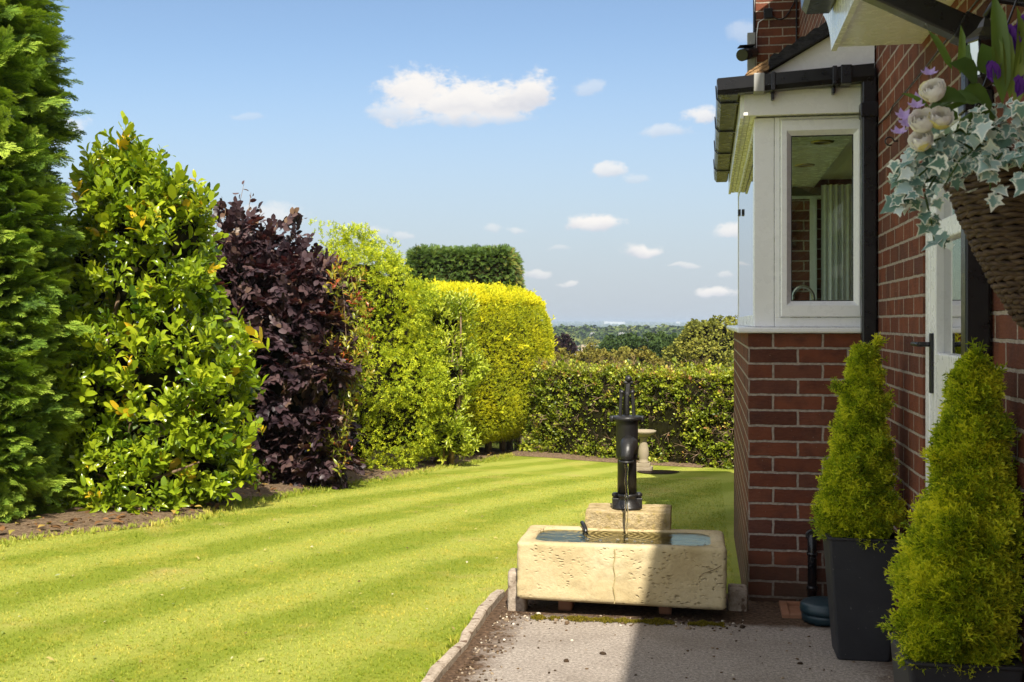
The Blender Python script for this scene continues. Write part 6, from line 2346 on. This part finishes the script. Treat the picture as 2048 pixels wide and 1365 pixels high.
tree('copper_beech', 'dark purple beech tree just right of the golden hedge', 'tree', [pxell(1120, 700, 20, 26, d0), pxell(1098, 706, 26, 26, d0), pxell(1128, 706, 12, 22, d0)], 60, (.3, .6), 3200, (.25, .5), MAT['tree_copper'])
d0 = 40.0
for k, (u, v, ru, rv, dd) in enumerate(((1150, 730, 60, 25, 40), (1215, 726, 62, 27, 41), (1275, 732, 50, 26, 39), (1085, 730, 40, 24, 40))):
    tree('scrub_bush', ['bronze scrub bush below the purple beech', 'widest bronze scrub bush behind the middle of the hedge', 'bronze scrub bush below the dark green tree', 'bronze scrub bush half behind the golden hedge'][k], 'bush', [pxell(u, v, ru, rv, dd, 1.0)], 45, (.14, .3), 2600, (.10, .2), MAT['scrub'], 'scrub bushes beyond the hedge')

# middle distance trees as single things, sharing a few meshes
protos = []
for k in range(4):
    r = np.array([(1.0, 1.0, .9), (1.25, 1.1, .75), (.85, .85, 1.15), (1.1, 1.1, .8)][k])
    ells = [(np.array([0, 0, .0]), r * .8), (np.array([.45, 0, -.25]), r * .5), (np.array([-.45, .1, -.2]), r * .55), (np.array([.1, -.3, .25]), r * .5)]
    big = lumpy(ells, 30, .12, .28)
    P, Nn = blob_sample(big, 1500, .9, .15)
    tmp = scatter('crown', [clump], P, Nn + rng.normal(0, .5, P.shape), rng.normal(0, .5, P.shape) + [0, 0, 1], rng.uniform(.10, .2, len(P)), None, None, rnd=np.clip(.5 + .3 * vnoise(P, 3.0) + rng.normal(0, .2, len(P)), 0, 1))
    me = tmp.data
    bpy.data.objects.remove(tmp)
    cm = MB()
    for c, r_ in ells:
        cm.ball(c, 1.0, 10, tuple(r_ * .74))
    tm = MB().tube([(0, 0, -1.7), (0, 0, -.3)], [.08, .05], 8)
    protos.append((me, cm, tm))
mats = [MAT['tree_a'], MAT['tree_c'], MAT['tree_b'], MAT['tree_a']]
for k, (me, cm, tm) in enumerate(protos):
    me.materials.append(mats[k])
made = {}
kinds = ['rounded mid green tree in the valley beyond the hedge', 'broad dark green tree in the valley beyond the hedge', 'tall olive tree in the valley beyond the hedge', 'bushy grass green tree in the valley beyond the hedge']


def valley_tree(x, y, rad_, k, zt=None):
    zb = hz_at((x, y))
    root = empty('valley_tree', (x, y, zb))
    tag(root, kinds[k], 'tree', 'trees in the valley')
    me, cm, tm = protos[k]
    c = bpy.data.objects.new('crown', me)
    COL.objects.link(c)
    c.parent = root
    c.location = (0, 0, rad_ * 1.55)
    c.scale = (rad_, rad_, rad_)
    c.rotation_euler = (0, 0, rng.uniform(0, 6.28))
    if k not in made:
        a = cm.build('shade_core', MAT['core'])
        b = tm.build('trunk', MAT['bark'])
        made[k] = (a, b)
    else:
        a, b = made[k][0].copy(), made[k][1].copy()
        COL.objects.link(a)
        COL.objects.link(b)
    for o in (a, b):
        o.parent = root
        o.matrix_parent_inverse = Matrix()
        o.location = c.location
        o.scale = c.scale
        o.rotation_euler = c.rotation_euler


VT = []
for q in range(64):
    y = 95 * (420 / 95) ** (q / 63)
    az = rng.uniform(-9.5, 5.0)
    VT.append((y * math.tan(R(az)), y, rng.uniform(2.9, 4.8) * (1.0 if y > 130 else .72), int(rng.integers(0, 4))))
for args in VT:
    valley_tree(*args)

# far woods: one mass
blob = Tpl()
o_ = MB().ball((0, 0, 0), 1.0, 10)
vv = np.array(o_.v)
vv = vv * (1 + .22 * vnoise(vv, 3.1))[:, None]
blob.poly(vv.tolist(), o_.f)
P, Sz = [], []
while len(P) < 13000:
    y = 400 * (6200 / 400) ** (rng.random() ** 1.0)
    az = rng.uniform(-22, 14)
    x = y * math.tan(R(az))
    dens = vnoise(np.array([[x * .006, y * .0042, 0]]), 1.6)[0] + .5 * vnoise(np.array([[x * .02, y * .012, 1.0]]), 1.0)[0]
    if dens < -.25 and rng.random() < .86:
        continue
    s = rng.uniform(3.0, 6.5)
    P.append((x, y, hz_at((x, y)) + s * .75))
    Sz.append(s)
P = np.array(P)


def m_wood(t):
    c = t.ramp(t.attr('rnd'), [(0.0, (0.030, 0.055, 0.016)), (.6, (0.100, 0.140, 0.034)), (1.0, (0.21, 0.23, 0.06))])
    n = t.noise(t.pos(), 0.9, 3.0)
    c = t.mix(t.rng(n, .35, .65, 0.5, 0.0), c, (0.02, 0.035, 0.012))
    return t.bsdf(Base_Color=c, Roughness=.95, Specular_IOR_Level=.05, Normal=t.bump(n, 1.0, 1.2))


MAT['wood'] = material('far_woods', m_wood)
lo = []
for k in range(4):
    t = Tpl()
    t.poly((vv * 0.72).tolist(), o_.f, -0.35)
    sv = rng.normal(size=(110, 3))
    sv /= np.linalg.norm(sv, axis=1, keepdims=True)
    sv[:, 2] = np.abs(sv[:, 2]) * np.sign(rng.random(110) - .25)
    for q in sv:
        r_ = 0.86 + .22 * vnoise(q[None] + k, 3.1)[0]
        n_ = q + rng.normal(0, .5, 3)
        s1 = np.cross(q, rng.normal(size=3)); s1 /= np.linalg.norm(s1)
        s2 = np.cross(n_ / np.linalg.norm(n_), s1)
        w1, w2 = rng.uniform(.10, .2, 2)
        t.poly([q * r_ - s1 * w1, q * r_ - s2 * w2, q * r_ + s1 * w1, q * r_ + s2 * w2], [(0, 1, 2, 3)], float(rng.uniform(-.2, .25)))
    lo.append(t)
near = P[:, 1] < 1500
Sz = np.array(Sz)
root = tag(empty('woodland', (0, 800, hz_at((0, 800)))), kind='stuff')
for nm, sel, tp in (('near_trees', near, lo), ('far_trees', ~near, [blob])):
    o = scatter(nm, tp, P[sel], np.stack([rng.normal(size=sel.sum()), rng.normal(size=sel.sum()), rng.normal(0, .1, sel.sum())], 1), np.tile([0, 0, 1.], (sel.sum(), 1)), Sz[sel], MAT['wood'], root)
    if nm == 'far_trees':
        o.data.polygons.foreach_set('use_smooth', np.ones(len(o.data.polygons), bool))

# pole and line
pp = PX(1165, 692, 100)
pole = tag(empty('utility_pole', (pp[0], pp[1], hz_at(pp))), 'thin pale utility pole rising above the bronze scrub', 'pole')
m = MB()
m.tube([(pp[0], pp[1], hz_at(pp) - .3), (pp[0], pp[1], pp[2] + .1)], [.16, .11], 10)
m.build('post', MAT['birdstone'], pole)
MB().box(pp[0] - .45, pp[0] + .45, pp[1] - .05, pp[1] + .05, pp[2] - .12, pp[2] - .02).build('cross_arm', MAT['birdstone'], pole)
m = MB()
for (u0, u1) in ((1040, 1165), (1165, 1420)):
    a, b = PX(u0, 691, 98), PX(u1, 692, 100)
    m.tube([tuple(a + (b - a) * f - np.array([0, 0, .12 * math.sin(math.pi * f)])) for f in np.linspace(0, 1, 12)], .022, 6)
tag(m.build('power_line', MAT['grey_plastic']), 'thin overhead line crossing the view from the pole', 'cable')
# slate roofed cottage, half hidden
cp = PX(1137, 700, 110)
ct_ = tag(empty('cottage', (cp[0], cp[1], hz_at(cp))), 'cottage with a pale grey pitched roof at the foot of the purple beech', 'cottage')
zc = hz_at(cp)
m = MB()
m.prism([(cp[0] - 3.2, cp[1], zc), (cp[0] + 3.2, cp[1], zc), (cp[0] + 3.2, cp[1], cp[2] - 3.0), (cp[0], cp[1], cp[2] - .1), (cp[0] - 3.2, cp[1], cp[2] - 3.0)], (0, 0, 0), (0, 6, 0))
m.build('wall', MAT['birdstone'], ct_)
MAT['roofgrey'] = paint('grey_roof', (0.26, 0.27, 0.28), .8, .3)
m = MB()
for s in (-1, 1):
    m.prism([(cp[0] + s * 3.5, cp[1] - .3, cp[2] - 3.3), (cp[0], cp[1] - .3, cp[2]), (cp[0], cp[1] - .3, cp[2] + .12), (cp[0] + s * 3.5, cp[1] - .3, cp[2] - 3.15)], (0, 0, 0), (0, 6.6, 0))
m.build('roof', MAT['roofgrey'], ct_)
# lattice mast
mp = PX(1243, 665, 420)
mz = hz_at(mp)
ms_ = tag(empty('lattice_mast', (mp[0], mp[1], mz)), 'pale lattice mast with antennas rising from the valley trees', 'mast')
m = MB()
for (sx_, sy2) in ((-1, -1), (1, -1), (1, 1), (-1, 1)):
    m.tube([(mp[0] + sx_ * .9, mp[1] + sy2 * .9, mz), (mp[0] + sx_ * .35, mp[1] + sy2 * .35, mp[2])], .12, 6)
for k in range(12):
    za, zb_ = mz + (mp[2] - mz) * k / 12, mz + (mp[2] - mz) * (k + 1) / 12
    w0, w1 = .9 - .55 * k / 12, .9 - .55 * (k + 1) / 12
    m.tube([(mp[0] - w0, mp[1] - w0, za), (mp[0] + w1, mp[1] - w1, zb_)], .08, 5)
    m.tube([(mp[0] + w0, mp[1] - w0, za), (mp[0] - w1, mp[1] - w1, zb_)], .08, 5)
m.build('tower', MAT['roofgrey'], ms_)
m = MB()
for k in range(6):
    a_ = k * math.pi / 3
    m.box(mp[0] + .9 * math.cos(a_) - .16, mp[0] + .9 * math.cos(a_) + .16, mp[1] + .9 * math.sin(a_) - .1, mp[1] + .9 * math.sin(a_) + .1, mp[2] - 1.9, mp[2] - .1)
    m.tube([(mp[0], mp[1], mp[2] - 1), (mp[0] + .9 * math.cos(a_), mp[1] + .9 * math.sin(a_), mp[2] - 1)], .06, 5)
m.build('antenna', MAT['roofgrey'], ms_)
# white houses far off
for k, (u, v, d, w, h) in enumerate(((1186, 672, 520, 1.5, 3.0), (1228, 644, 5600, 34, 9), (1214, 643.5, 5700, 14, 16), (1240, 644.5, 5500, 24, 6), (1356, 644, 5600, 9, 14))):
    p = PX(u, v, d)
    z0_ = hz_at(p)
    rt = tag(empty('white_house' if k == 0 else 'white_building', (p[0], p[1], z0_)), ['small white house with grey roof among the valley trees', 'wide pale building on the hazy horizon', 'tallest pale building left of the wide one on the horizon', 'low pale building right of the wide one on the horizon', 'narrow pale tower on the horizon near the birch'][k], 'building')
    m = MB()
    zt_ = p[2] + (h * .5 if k == 0 else h * .35)
    m.box(p[0] - w, p[0] + w, p[1], p[1] + w, z0_ - 2, zt_ - h * .3)
    m.build('wall', MAT['upvc'], rt)
    m = MB()
    m.prism([(p[0] - w * 1.06, p[1] - .2, zt_ - h * .3), (p[0] + w * 1.06, p[1] - .2, zt_ - h * .3), (p[0] + w * .6, p[1] - .2, zt_), (p[0] - w * .6, p[1] - .2, zt_)], (0, 0, 0), (0, w + .4, 0))
    m.build('roof', MAT['roofgrey'], rt)

# ------------------------------------------------------------------ the air over the valley
hm = bpy.data.materials.new('haze_air')
hm.use_nodes = True
ht = NT(hm.node_tree)
ht.n.clear()
pv = ht.new('ShaderNodeVolumePrincipled')
pv.inputs['Color'].default_value = (0.68, 0.82, 1.0, 1)
pv.inputs['Density'].default_value = 0.00028
pv.inputs['Anisotropy'].default_value = 0.2
ho = ht.new('ShaderNodeOutputMaterial')
ht.l.new(pv.outputs[0], ho.inputs['Volume'])
hb_ = MB().box(-7000, 7000, -30, 7000, -40, 9).build('haze', hm)
tag(hb_, kind='stuff')
